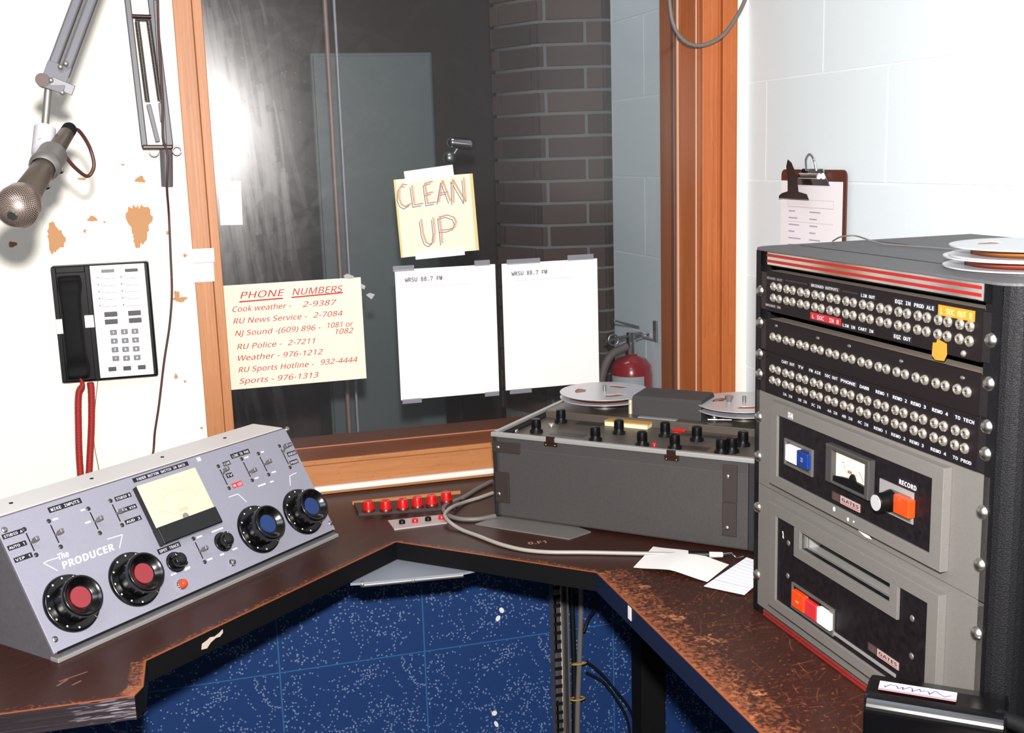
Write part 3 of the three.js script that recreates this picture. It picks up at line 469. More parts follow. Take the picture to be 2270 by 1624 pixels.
// a square push-button cap on a rack unit
function cap(parent, m, c, d0, d1, txt) {                           // c: [u0, u1, v0, v1] of its front face
  const b = part('push_button', ins(...c, d0, d1, 0.05), m, parent);
  if (txt) { const o = part('lettering', printed((c[1] - c[0]) * I * 0.6, (c[3] - c[2]) * I * 0.3, 0.0002, (k, w, h) => { k.fillStyle = txt[1]; k.fillRect(0, 0, w, h); k.fillStyle = txt[2]; k.font = `bold ${h * 0.5 | 0}px sans-serif`; k.textAlign = 'center'; txt[0].split('\n').forEach((t, i, a) => k.fillText(t, w / 2, h * (i + 0.8) / a.length)); }), sheetMat, b); o.position.set((c[0] + c[1]) / 2 * I, (c[2] + c[3]) / 2 * I, d1 * I); }
  return b;
}
const quad = (f, pts, d) => { const q = pts.map(([a, b]) => f(a, b, d)); return [(q[0][0] + q[3][0]) / 2, (q[1][0] + q[2][0]) / 2, (q[2][1] + q[3][1]) / 2, (q[0][1] + q[1][1]) / 2]; };   // TL TR BR BL -> u0 u1 v0 v1
const gatesPlate = (w, h) => printed(w, h, 0.0012, (c, W, H) => {
  c.fillStyle = '#3a2c2e'; c.fillRect(0, 0, W, H); c.fillStyle = '#a8928e'; c.fillRect(W * 0.31, 0, W * 0.69, H); c.strokeStyle = '#6a5250'; c.lineWidth = 3; for (let i = 0; i < 5; i++) { c.beginPath(); c.moveTo(W * 0.04, H * (0.15 + i * 0.17)); c.lineTo(W * 0.27, H * (0.15 + i * 0.17)); c.stroke(); }
  c.fillStyle = '#2a2226'; c.font = `bold ${H * 0.58 | 0}px sans-serif`; c.save(); c.translate(W * 0.35, H * 0.66); c.scale(W * 0.6 / c.measureText('GATES').width, 1); c.fillText('GATES', 0, 0); c.restore(); c.fillStyle = '#b0383c'; c.fillRect(W * 0.34, H * 0.78, W * 0.62, H * 0.09);
});
function cartFrame(P, v0, v1, o, i, screwsAt, hole) {
  const hl = hole ? [rect(hole[0] * I, hole[1] * I, hole[2] * I, hole[3] * I)] : [];
  part('faceplate', extr(rect(-9.48 * I, 9.48 * I, v0 * I, v1 * I), 0.125 * I, 0.01 * I, hl).translate(0, 0, -0.125 * I), mats.alu, P);
  part('raised_frame', extr(rect(-7.2 * I, 7.2 * I, o[0] * I, o[1] * I), 0.42 * I, 0.02 * I, [rect(-6.45 * I, 6.45 * I, i[0] * I, i[1] * I)]).translate(0, 0, 0.0002), mats.alu, P);
  part('black_panel', extr(rect(-6.44 * I, 6.44 * I, (i[0] + 0.01) * I, (i[1] - 0.01) * I), 0.28 * I, 0, hl).translate(0, 0, 0.02 * I), mats.panelBlack, P);
  for (const [s, v] of screwsAt) { const q = part('screw', screwGeo, mats.steel, P); q.position.set(s * 9.156 * I, v * I, 0.0002); }
  part('chassis', ins(-8.4, 8.4, v0 + 0.2, (hole ? hole[2] - 0.15 : v1 - 0.2), -11, -0.13), mats.blackMatt, P);
}
{
  const P = thing('cart_recorder', 'grey rack unit with meter, knob and orange record button', 'rack unit', RACK_POS, RACK_RY);
  cartFrame(P, 7.66, 12.93, [8.22, 12.78], [8.78, 12.14], [[-1, 11.42], [1, 11.42], [-1, 9.18], [1, 9.18]]);
  const d = 0.3, f = r6;
  let c = quad(f, [[410, 355], [650, 460], [635, 690], [390, 570]], d);
  part('button_bezel', extr(rect(c[0] * I, c[1] * I, c[2] * I, c[3] * I), 0.12 * I, 0.01 * I, [rect((c[0] + 0.15) * I, (c[1] - 0.25) * I, (c[2] + 0.12) * I, (c[3] - 0.12) * I)]).translate(0, 0, d * I), mats.dullSteel, P);
  part('button_well', ins(c[0] + 0.14, c[1] - 0.24, c[2] + 0.1, c[3] - 0.1, d, d + 0.03), M(0x4c4a48, 0.5, 0.3), P);
  cap(P, mats.whiteBtn, quad(f, [[390, 415], [488, 440], [488, 580], [392, 562]], 0.62), d, 0.62, ['REC\nSET', '#eceae4', '#b9a9a6']).userData.label = 'white push button';
  cap(P, mats.blueBtn, quad(f, [[488, 462], [585, 490], [585, 632], [490, 598]], 0.62), d, 0.62, ['TEN\nCUE', '#0a2f74', '#9fb2d8']).userData.label = 'blue push button';
  // meter
  c = quad(f, [[745, 405], [1115, 545], [1105, 890], [735, 730]], d + 0.4);
  const [a0, a1, b0, b1] = c, mi = [a0 + 0.55, a1 - 0.3, b0 + 0.15, b1 - 0.22];
  part('meter_bezel', extr(rect(a0 * I, a1 * I, b0 * I, b1 * I), 0.4 * I, 0.05 * I, [rect(mi[0] * I, mi[1] * I, mi[2] * I, mi[3] * I)]).translate(0, 0, d * I), M(0x3a3838, 0.45), P);
  const mw = mi[1] - mi[0], mh = mi[3] - mi[2];
  const face = part('meter_face', printed(mw * I, mh * I, 0.002, (k, w, h) => {
    k.fillStyle = '#efe6c4'; k.fillRect(0, 0, w, h); k.strokeStyle = '#7a6a58'; k.lineWidth = 2; k.beginPath(); k.arc(w * 0.5, h * 1.05, h * 0.72, Math.PI * 1.2, Math.PI * 1.66); k.stroke(); k.strokeStyle = '#c83a40'; k.lineWidth = 6; k.beginPath(); k.arc(w * 0.5, h * 1.05, h * 0.72, Math.PI * 1.66, Math.PI * 1.82); k.stroke();
    k.fillStyle = '#8a6a5c'; k.fillRect(w * 0.36, h * 0.5, w * 0.14, h * 0.1); k.font = `bold ${h * 0.1 | 0}px sans-serif`; k.fillText('GATES', w * 0.53, h * 0.59); k.fillStyle = '#333'; k.beginPath(); k.arc(w * 0.22, h * 0.33, 5, 0, 7); k.fill(); k.strokeStyle = '#222'; k.lineWidth = 3; k.beginPath(); k.moveTo(w * 0.5, h); k.lineTo(w * 0.24, h * 0.4); k.stroke();
  }), sheetMat, P); face.position.set((mi[0] + mi[1]) / 2 * I, (mi[2] + mi[3]) / 2 * I, (d + 0.06) * I);
  const hump = []; for (let i = 0; i <= 12; i++) { const t = i / 12; hump.push([(mi[0] + mw * t) * I, (mi[2] + mh * (0.08 + 0.2 * Math.sin(Math.PI * (0.12 + 0.62 * t)))) * I]); }
  part('meter_skirt', extr([[mi[0] * I, mi[2] * I], [mi[1] * I, mi[2] * I], ...hump.reverse()], 0.14 * I, 0.01 * I).translate(0, 0, (d + 0.16) * I), mats.black, P);
  part('meter_hub', cylZ(0.3 * I, 0.26 * I, 0.06 * I, (mi[0] + mw * 0.56) * I, (mi[2] + mh * 0.26) * I, (d + 0.18) * I), mats.blackMatt, P);
  // record control
  c = quad(f, [[1220, 700], [1515, 830], [1505, 1105], [1215, 965]], d);
  part('control_plate', ins(...c, d, d + 0.05), mats.aluBright, P);
  const kc = f(1222, 888, d + 0.4), kb = part('knob', latheZ([[0, 0.021], [0.009, 0.021], [0.0105, 0.0195], [0.0112, 0.009], [0.0122, 0.006], [0.0135, 0.0]], 28), mats.black, P); kb.position.set((kc[0] + 0.32) * I, kc[1] * I, (d + 0.04) * I);
  part('knob_disc', cylZ(0.0092, 0.0092, 0.001, 0, 0, 0.0208), M(0xc8c8c8, 0.4, 0.4), kb);
  const w0 = quad(f, [[1330, 800], [1470, 850], [1465, 1060], [1330, 1010]], d);
  part('button_well', ins(w0[0], w0[1] + 0.25, w0[2], w0[3], d + 0.05, d + 0.1), mats.dullSteel, P);
  cap(P, mats.orange, quad(f, [[1328, 848], [1462, 888], [1460, 1048], [1328, 1010]], 0.68), d, 0.68).userData.label = 'orange record push button';
  let q = quad(f, [[1375, 690], [1550, 770], [1550, 830], [1375, 745]], d); const rl = part('label_tape', dymo('RECORD', (q[1] - q[0]) * I, 0.42 * I, '#16121a', '#e8e6ea'), sheetMat, P); rl.position.set((q[0] + q[1]) / 2 * I, (q[2] + q[3]) / 2 * I, (d + 0.01) * I); rl.userData.label = 'label reading RECORD';
  q = quad(f, [[805, 812], [1052, 928], [1052, 1000], [805, 885]], d); const gp = part('name_plate', gatesPlate((q[1] - q[0]) * I, (q[3] - q[2]) * I), sheetMat, P); gp.position.set((q[0] + q[1]) / 2 * I, (q[2] + q[3]) / 2 * I, d * I); gp.userData.label = 'name plate reading GATES';
  const g3 = f(440, 160, 0.42), m3 = part('pencil_mark', printed(0.55 * I, 0.35 * I, 0.0002, (k, w, h) => { k.fillStyle = '#96938e'; k.fillRect(0, 0, w, h); k.strokeStyle = '#eee'; k.lineWidth = 5; k.beginPath(); k.moveTo(w * 0.1, h * 0.2); k.lineTo(w * 0.4, h * 0.15); k.lineTo(w * 0.2, h * 0.45); k.lineTo(w * 0.4, h * 0.6); k.lineTo(w * 0.12, h * 0.8); k.moveTo(w * 0.55, h * 0.85); k.lineTo(w * 0.62, h * 0.25); k.lineTo(w * 0.74, h * 0.6); k.lineTo(w * 0.86, h * 0.25); k.lineTo(w * 0.9, h * 0.9); k.stroke(); }), sheetMat, P); m3.position.set(g3[0] * I, g3[1] * I, 0.4205 * I);
  for (const [a, b, s, t] of [[820, 970, 0.1, 0.12], [940, 1060, 0.08, 0.1], [990, 1080, 0.06, 0.05]]) { const z = f(a, b, 0.42); part('paint_nick', cylZ(s * I, s * I, 0.0004, 0, 0, 0, 9).scale(1, t / s, 1).translate(z[0] * I, z[1] * I, 0.42 * I), mats.white, P); }
}
{
  const P = thing('cart_player', 'grey rack unit with cartridge slot and three push buttons', 'rack unit', RACK_POS, RACK_RY);
  const d = 0.3, f = r7;
  let c = quad(f, [[375, 205], [1085, 628], [1085, 845], [375, 412]], d + 0.12), s = quad(f, [[415, 245], [1035, 592], [1030, 725], [415, 368]], d + 0.12);
  cartFrame(P, 0.48, 7.62, [1.25, 7.18], [1.8, 6.55], [[-1, 6.21], [1, 6.21], [-1, 2.22], [1, 2.22]], s);
  part('slot_plate', extr(rect(c[0] * I, c[1] * I, c[2] * I, (c[3] + 0.02) * I), 0.16 * I, 0.015 * I, [rect(s[0] * I, s[1] * I, s[2] * I, s[3] * I)]).translate(0, 0, d * I), mats.alu, P);
  part('slot_floor', ins(s[0], s[1], s[2] - 0.06, s[2] - 0.001, -4.5, d + 0.05), mats.aluBright, P);
  part('slot_cheek', ins(s[0] - 0.06, s[0], s[2], s[3], -4.5, d), mats.aluBright, P);
  part('slot_ceiling', ins(s[0], s[1], s[3], s[3] + 0.06, -4.5, 0.0), mats.aluBright, P);
  part('slot_back', ins(s[0], s[1], s[2], s[3], -4.6, -4.5), mats.aluBright, P);
  part('tape_head', ins(s[0] + 2.6, s[0] + 4.6, s[2], s[2] + 0.3, -3.6, -2.8, 0.03), mats.dullSteel, P);
  c = quad(f, [[370, 592], [660, 772], [648, 938], [362, 775]], d);
  part('button_bezel', extr(rect(c[0] * I, c[1] * I, c[2] * I, c[3] * I), 0.12 * I, 0.01 * I, [rect((c[0] + 0.1) * I, (c[1] - 0.35) * I, (c[2] + 0.12) * I, (c[3] - 0.12) * I)]).translate(0, 0, d * I), mats.dullSteel, P);
  part('button_well', ins(c[0] + 0.1, c[1] - 0.34, c[2] + 0.1, c[3] - 0.1, d, d + 0.03), mats.panelBlack, P);
  cap(P, mats.orange, quad(f, [[352, 652], [436, 675], [436, 792], [354, 765]], 0.62), d, 0.62, ['STOP', '#d84010', '#f4d0b0']).userData.label = 'orange stop push button';
  cap(P, mats.redBtn, quad(f, [[440, 712], [522, 740], [520, 850], [440, 822]], 0.55), d, 0.55).userData.label = 'red push button';
  cap(P, mats.whiteBtn, quad(f, [[526, 770], [614, 798], [612, 912], [526, 882]], 0.62), d, 0.62).userData.label = 'white push button';
  const z0 = f(650, 950, d), z1 = f(1072, 1235, d);
  part('lower_strip', ins(z0[0], z1[0], z1[1] - 0.06, z1[1] + 0.1, d, d + 0.04), mats.aluBright, P);
  const q = quad(f, [[885, 997], [1100, 1142], [1097, 1195], [885, 1052]], d), gp = part('name_plate', gatesPlate((q[1] - q[0]) * I, (q[3] - q[2]) * I), sheetMat, P); gp.position.set((q[0] + q[1]) / 2 * I, (q[2] + q[3]) / 2 * I, d * I); gp.userData.label = 'name plate reading GATES';
  for (const [a, b] of [[335, 320], [330, 545], [1185, 838], [1180, 1097]]) { const z = f(a, b, d); part('panel_screw', new THREE.SphereGeometry(0.004, 10, 8).scale(1, 1, 0.4), mats.dullSteel, P).position.set(z[0] * I, z[1] * I, d * I); }
  { const z = f(297, 262, d); part('scratch', extr([[-0.002, 0.004], [0, 0.005], [0.001, 0.001], [0.002, -0.005], [-0.001, -0.004], [0, 0]], 0.0003), mats.white, P).position.set(z[0] * I, z[1] * I, d * I); }
  { const z = f(815, 255, 0.42); part('paint_nick', extr([[-0.016, 0.004], [0.006, 0.003], [0.016, -0.003], [0.004, -0.004], [-0.01, -0.001]], 0.0005), mats.white, P).position.set(z[0] * I, z[1] * I, 0.12 * I); }
}
// ================================================================ mixing console
const CA = V(-0.2957, DESK, 0.7795), CRY = 0.73385, cE = V(0.7426, 0, -0.6697), cF = V(0.6697, 0, 0.7426), CL = 0.5839;
const SL = Math.hypot(0.179, 0.108), pT = V(0, 0.179 / SL, 0).addScaledVector(cF, -0.108 / SL), pN = V(0, 0.108 / SL, 0).addScaledVector(cF, 0.179 / SL);
const consAt = (px, py, d = 0) => { const p0 = CA.clone().add(V(0, 0.008, 0)).addScaledVector(pN, d), P = onPlane(px, py, pN, p0).sub(p0); return [P.dot(cE), P.dot(pT)]; };
const c3 = (a, b, d) => consAt(a / 3.867, 930 + b / 3.867, d), c4 = (a, b, d) => consAt(380 + a / 3.867, 930 + b / 3.867, d), c6 = (a, b, d) => consAt(380 + a / 6.768, 960 + b / 6.768, d);
const panelM = new THREE.Matrix4().makeBasis(V(1, 0, 0), V(0, 0.179 / SL, -0.108 / SL), V(0, 0.108 / SL, 0.179 / SL)).setPosition(0, 0.008, 0);
const onPanel = (g, x = 0, y = 0, z = 0) => merge(Array.isArray(g) ? g : [g]).translate(x, y, z).applyMatrix4(panelM);
{
  const C = thing('mixing_console', 'grey sloped mixing console with large black knobs and a meter', 'console', CA.toArray(), CRY);
  // profile in (z, y), extruded along the console
  const prof = [[0.0, 0.0], [0.003, 0.006], [-0.006, 0.009], [-0.112, 0.182], [-0.176, 0.186], [-0.182, 0.18], [-0.182, 0]];
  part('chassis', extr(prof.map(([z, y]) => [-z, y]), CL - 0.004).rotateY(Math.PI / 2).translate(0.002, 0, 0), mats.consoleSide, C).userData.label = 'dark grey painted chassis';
  part('front_panel', onPanel(extr(rect(0.0, CL, 0.004, SL - 0.001), 0.003, 0.0008)), mats.consoleGrey, C);
  part('base_lip', span(0, CL, 0.0, 0.006, -0.01, 0.0075, 0.001), mats.aluBright, C);
  part('panel_gap', onPanel(box(CL - 0.01, 0.003, 0.0012, CL / 2, 0.0035, 0.0025)), mats.blackMatt, C);
  part('top_cover', span(0, CL, 0.1862, 0.1885, -0.184, -0.112, 0.0008), M(0xd2d0d0, 0.5, 0.1), C);
  part('top_rim', span(0, CL, 0.1835, 0.1875, -0.112, -0.1085, 0.0008), mats.dullSteel, C);
  for (const x of [0.06, 0.2, 0.34, 0.48]) part('cover_screw', cylY(0.003, 0.003, 0.001, x, 0.1885, -0.15, 12), mats.blackMatt, C);
  for (const f of [c3(30, 950), consAt(119.4, 1418), c4(1355, 890), c4(985, 85)]) part('panel_screw', onPanel(latheZ([[0, 0.0022], [0.003, 0.0022], [0.0046, 0.0006], [0.0046, 0]], 16), f[0], f[1], 0.003), mats.steel, C);
  // big rotary faders
  const knob = (sx, sy, cxp, cyp, disc, name) => {
    const a = consAt(sx, sy, 0.004), r0 = 0.0425;
    const s = part('rotary_knob', onPanel(latheZ([[0, 0.006], [r0 - 0.004, 0.006], [r0 - 0.001, 0.004], [r0, 0.0005], [r0, 0]], 48), a[0], a[1], 0.003), mats.blackGloss, C);
    const capH = 0.026;
    part('knob_cap', onPanel(latheZ([[0, capH], [0.0156, capH], [0.0185, capH + 0.0012], [0.0235, capH + 0.0062], [0.0262, capH + 0.0086], [0.0282, capH + 0.0092], [0.0297, capH + 0.008], [0.0303, capH + 0.005], [0.0298, 0.02], [0.0282, 0.011], [0.0296, 0.006]], 48), a[0], a[1], 0.003), mats.blackGloss, s);
    part('knob_disc', onPanel(cylZ(0.0155, 0.0152, 0.0008, 0, 0, 0, 36), a[0], a[1], 0.003 + capH), disc, s).userData.label = name;
    for (let i = 0; i < 9; i++) { const t = (-20 + i * 27.6) * Math.PI / 180; part('scale_dot', onPanel(cylZ(0.0014, 0.0014, 0.0003, 0, 0, 0, 10), a[0] - Math.cos(t - 1) * 0.0372, a[1] + Math.sin(t - 1) * 0.0372, 0.0088), mats.white, s); }
    part('pointer_line', onPanel([box(0.0007, 0.012, 0.0004, 0, -0.036, 0).rotateZ(0.62), ], a[0], a[1], 0.0092), M(0x9a7a70, 0.5), s);
  };
  knob(159, 1336, 0, 0, mats.discRed, 'brushed red cap disc'); knob(299, 1283, 0, 0, mats.discRed, 'brushed red cap disc'); knob(574, 1172.5, 0, 0, mats.discBlue, 'brushed blue cap disc'); knob(671.5, 1133.5, 0, 0, mats.discBlue, 'brushed blue cap disc');
  for (const [f, r] of [[consAt(389, 1246, 0.003), 0.6], [consAt(494, 1201, 0.003), -0.3]]) {
    const s = part('selector_knob', onPanel(latheZ([[0, 0.004], [0.0155, 0.004], [0.0165, 0.002], [0.0165, 0]], 32), f[0], f[1], 0.003), mats.blackGloss, C);
    part('knob_cap', onPanel([latheZ([[0, 0.018], [0.0085, 0.018], [0.0105, 0.016], [0.011, 0.004]], 28), box(0.007, 0.026, 0.012, 0, 0, 0.011, 0.002).rotateZ(r)], f[0], f[1], 0.003), mats.blackGloss, s);
    part('pointer_line', onPanel(box(0.0007, 0.014, 0.0003, 0, 0.006, 0.0172).rotateZ(r), f[0], f[1], 0.003), mats.white, s);
  }
  // meter
  {
    const q = [consAt(301, 1080, 0.012), consAt(427, 1035, 0.012), consAt(478, 1126, 0.012), consAt(345, 1172, 0.012), consAt(486, 1157.5, 0.012), consAt(362, 1207, 0.012)];
    const x0 = (q[0][0] + q[3][0]) / 2, x1 = (q[1][0] + q[2][0]) / 2, y1 = (q[0][1] + q[1][1]) / 2, ym = (q[2][1] + q[3][1]) / 2, y0 = (q[4][1] + q[5][1]) / 2, w = x1 - x0, h = y1 - ym;
    part('meter_case', onPanel(box(w, y1 - y0, 0.012, (x0 + x1) / 2, (y0 + y1) / 2, 0.0075, 0.002)), M(0x17151a, 0.4), C);
    const mf = part('meter_face', onPanel(printed(w * 0.985, h * 0.98, 0.0012, (k, W, H) => {
      k.fillStyle = '#ecdcae'; k.fillRect(0, 0, W, H); k.strokeStyle = 'rgba(150,110,80,0.7)'; k.lineWidth = 2.4; k.beginPath(); k.arc(W * 0.5, H * 0.98, H * 0.62, Math.PI * 1.2, Math.PI * 1.8); k.stroke();
      for (let i = 0; i <= 12; i++) { const t = Math.PI * (1.2 + 0.6 * i / 12); k.beginPath(); k.moveTo(W * 0.5 + Math.cos(t) * H * 0.62, H * 0.98 + Math.sin(t) * H * 0.62); k.lineTo(W * 0.5 + Math.cos(t) * H * 0.68, H * 0.98 + Math.sin(t) * H * 0.68); k.stroke(); }
      k.fillStyle = 'rgba(140,100,70,0.75)'; k.font = `${H * 0.07 | 0}px sans-serif`; ['20', '10', '7', '5', '3', '1', '0', '2', '3'].forEach((t, i) => { const a = Math.PI * (1.2 + 0.6 * i / 8); k.fillText(t, W * 0.5 + Math.cos(a) * H * 0.76 - 8, H * 0.98 + Math.sin(a) * H * 0.76 + 6); });
      k.fillStyle = 'rgba(215,140,110,0.5)'; k.fillRect(W * 0.44, H * 0.76, W * 0.16, H * 0.08); k.strokeStyle = 'rgba(110,80,60,0.8)'; k.beginPath(); k.moveTo(W * 0.5, H * 0.98); k.lineTo(W * 0.13, H * 0.62); k.stroke();
    }), (x0 + x1) / 2, (ym + y1) / 2, 0.0132), sheetMat, C); mf.userData.label = 'cream meter face';
    part('meter_hub', onPanel(cylZ(0.006, 0.006, 0.001, (x0 + x1) / 2, ym + 0.003, 0.0142)), M(0x77746a, 0.5), C);
    part('meter_skirt', onPanel(box(w * 1.01, ym - y0 + 0.003, 0.016, (x0 + x1) / 2, (ym + y0) / 2, 0.0095, 0.002)), mats.blackGloss, C);
    part('meter_glass', onPanel(box(w * 0.985, h * 0.98, 0.0008, (x0 + x1) / 2, (ym + y1) / 2, 0.0158)), PH({ color: 0xffffff, roughness: 0.08, transmission: 1, thickness: 0 }), C);
  }
  // lever key switches: top screw, bottom screw, lever
  const sw = [[c3(200, 945), c3(300, 1165), c3(280, 1035, 0.02)], [c3(410, 875), c3(510, 1095), c3(520, 960, 0.02)], [c3(745, 770), c3(850, 975), c3(840, 855, 0.02)], [c3(940, 700), c3(1035, 910), c3(1030, 785, 0.02)],
    [c6(690, 505), c6(845, 835), c6(760, 560, 0.02)], [c6(1040, 395), c6(1195, 715), c6(1215, 590, 0.02)], [c6(1290, 315), c6(1440, 630), c6(1405, 445, 0.02)], [c4(920, 230), c4(1005, 415), c4(1010, 215, 0.02)], [c4(180, 1025), c4(275, 1225), c4(262, 1115, 0.02)]];
  for (const [a, b, l] of sw) {
    const x = (a[0] + b[0]) / 2, s = part('key_switch', onPanel(box(0.0016, Math.abs(a[1] - b[1]) * 0.7, 0.0006, x, (a[1] + b[1]) / 2, 0.0032)), mats.blackMatt, C);
    for (const e of [a, b]) part('screw', onPanel(latheZ([[0, 0.0016], [0.002, 0.0016], [0.0034, 0.0006], [0.0034, 0]], 14), x, e[1], 0.003), M(0x4a4440, 0.4, 0.7), s);
    const y = Math.min(Math.max(l[1], b[1] + 0.012), a[1] - 0.008);
    part('lever', onPanel([rod(V(x, (y + (a[1] + b[1]) / 2) / 2, 0.003), V(x, y, 0.013), 0.0016, 8), box(0.0058, 0.0062, 0.011, x, y + 0.0008, 0.018, 0.0012)], 0, 0, 0), mats.dullSteel, s);
  }
  // tape labels
  const lab = (t, f, w, h = 0.0072, bg = '#15131a', fg = '#d8d8de', font) => { const o = part('label_tape', onPanel(dymo(t, w, h, bg, fg, font || 'bold monospace'), f[0], f[1], 0.003), sheetMat, C); o.userData.label = 'label reading ' + t; };
  lab('MIKE INPUTS', c3(548, 740), 0.056, 0.0085); lab('STUDIO A', c3(102, 985), 0.033); lab('AUTO 1', c3(138, 1085), 0.029); lab('VIP 1', c3(190, 1188), 0.028); lab('STUDIO B', c3(1045, 668), 0.03); lab('MIX VIA', c3(1088, 768), 0.032); lab('AUD 2', c3(1133, 865), 0.03);
  lab('FADER BUTTON SWITCH IN BACK', consAt(355, 1047), 0.112, 0.0075); lab('SPOT TRACK', c3(1440, 1105), 0.044, 0.0085);
  lab('LINE IN PAN', c6(1015, 318), 0.043, 0.0085); lab('CUE', c6(812, 462), 0.016); lab('TV', c6(855, 640), 0.0135, 0.008); lab('FM AIR', c6(970, 780), 0.0225, 0.0085, '#c42a30', '#f4d4d4'); lab('SPOTS', c6(1735, 188), 0.018); lab('AUDIO', c6(1790, 312), 0.022, 0.008); lab('PROD', c6(1822, 442), 0.02, 0.008);
  // white printing
  const wp = M(0xe8e8ee, 0.5), ln = (a, b, w = 0.0012) => { const L = Math.hypot(b[0] - a[0], b[1] - a[1]); return box(L, w, 0.0002, 0, 0, 0).rotateZ(Math.atan2(b[1] - a[1], b[0] - a[0])).translate((a[0] + b[0]) / 2, (a[1] + b[1]) / 2, 0.0031); };
  const seg = (f, ...P) => P.slice(1).map((q, i) => ln(f(...P[i]), f(...q)));
  for (const g of [[...seg(c3, [500, 1185], [400, 1215], [365, 1235], [485, 1300])], [...seg(c3, [910, 1030], [1040, 990], [1015, 1105])], [...seg(c6, [845, 968], [985, 920], [1110, 1040])], [...seg(c6, [1860, 600], [1760, 650], [1768, 795])]]) part('printed_line', onPanel(g), wp, C);
  for (const [f, w] of [[c6(1340, 785), 0.018], [c6(1490, 735), 0.008], [c6(1110, 372), 0.009], [c6(1350, 290), 0.007], [c6(1520, 590), 0.01], [c6(1262, 680), 0.009], [c3(465, 858), 0.009], [c3(700, 780), 0.007], [c3(745, 885), 0.009], [c4(385, 950), 0.024], [c4(230, 1008), 0.011], [c4(320, 1200), 0.01], [c4(535, 1112), 0.01], [c4(425, 1160), 0.008], [c4(130, 1275), 0.01], [c4(15, 1325), 0.007], [c3(1475, 1330), 0.008], [c3(1595, 1285), 0.01]]) part('printed_line', onPanel(box(w, 0.0026, 0.0002, f[0], f[1], 0.0031)), wp, C);
  const n0 = c3(528, 1288), n1 = c3(975, 1120), nm = n1[0] - n0[0], brand = (t, h, w, x, y) => { const g = new TextGeometry(t, { font: FONT, size: h, depth: 0.0002, curveSegments: 3 }); g.computeBoundingBox(); const k = w / g.boundingBox.max.x; g.applyMatrix4(new THREE.Matrix4().set(k, 0.18, 0, x, 0, 1, 0, y, 0, 0, 1, 0.003, 0, 0, 0, 1)); const o = part('lettering', onPanel(g), wp, C); o.userData.label = 'white lettering ' + t; };
  brand('The', 0.009, nm * 0.2, n0[0], n0[1] + 0.0145); brand('PRODUCER', 0.0105, nm, n0[0], n0[1]);
  const ob = consAt(406, 1293, 0.008); part('lamp_button', onPanel([latheZ([[0, 0.012], [0.004, 0.0118], [0.0062, 0.009], [0.0066, 0.003]], 24)], ob[0], ob[1], 0.003), mats.orange, C); part('lamp_bezel', onPanel(latheZ([[0.0068, 0.003], [0.008, 0.003], [0.0088, 0]], 24), ob[0], ob[1], 0.003), mats.chrome, C);
  const mb = consAt(516, 1246, 0.005); part('push_stud', onPanel(latheZ([[0, 0.007], [0.003, 0.0065], [0.0042, 0.005], [0.0044, 0.002], [0.0062, 0.0015], [0.0062, 0]], 20), mb[0], mb[1], 0.003), mats.chrome, C);
  const bm = c6(395, 400); part('blue_mark', onPanel(box(0.008, 0.007, 0.0004, bm[0], bm[1], 0.0032)), M(0xc3d3e6, 0.7), C);
}
// ================================================================ tape recorder
const TF = V(0.4354, DESK, 0.3917), tE = V(0.7143, 0, 0.6998), tB = V(0.6998, 0, -0.7143), TRY = -0.77517;
const recTop = (px, py, h) => { const P = onY(px, py, DESK + h).sub(TF); return [P.dot(tE), P.dot(tB)]; };
const recFront = (px, py) => { const P = onPlane(px, py, tB, TF).sub(TF); return [P.dot(tE), P.y]; };
const z4 = (a, b) => [1060 + a / 3.547, 820 + b / 3.547];
const reelGeo = (R, tape, hub = 0.026) => ({
  flange: (() => { const s = new THREE.Shape(); s.absarc(0, 0, R, 0, 2 * Math.PI); for (let k = 0; k < 3; k++) { const h = new THREE.Path(), a = k * 2.0944; const i0 = hub + 0.012, o0 = R * 0.66; for (let j = 0; j <= 8; j++) { const t = a - 0.42 + 0.84 * j / 8; j ? h.lineTo(Math.cos(t) * o0, Math.sin(t) * o0) : h.moveTo(Math.cos(t) * o0, Math.sin(t) * o0); } for (let j = 0; j <= 6; j++) { const t = a + 0.3 - 0.6 * j / 6; h.lineTo(Math.cos(t) * i0, Math.sin(t) * i0); } h.closePath(); s.holes.push(h); } const c = new THREE.Path(); c.absarc(0, 0, 0.004, 0, 2 * Math.PI, true); s.holes.push(c); return new THREE.ExtrudeGeometry(s, { depth: 0.0014, bevelEnabled: false, curveSegments: 48 }).rotateX(-Math.PI / 2); })(),
  pack: lathe([[hub, 0], [tape, 0], [tape, 0.0085], [hub, 0.0085]], 48), hub: lathe([[0.004, 0], [hub, 0], [hub, 0.0086], [0.004, 0.0086]], 32),
});
function reel(name, label, pos, ry, G, packMat, group) { const r = thing(name, label, 'tape reel', pos, ry, group); part('flange', G.flange, mats.reelGrey, r); part('tape_pack', G.pack.clone().translate(0, 0.0015, 0), packMat, r); part('hub', G.hub.clone().translate(0, 0.0014, 0), mats.reelGrey, r); part('flange', G.flange.clone().translate(0, 0.0102, 0), mats.reelGrey, r); return r; }
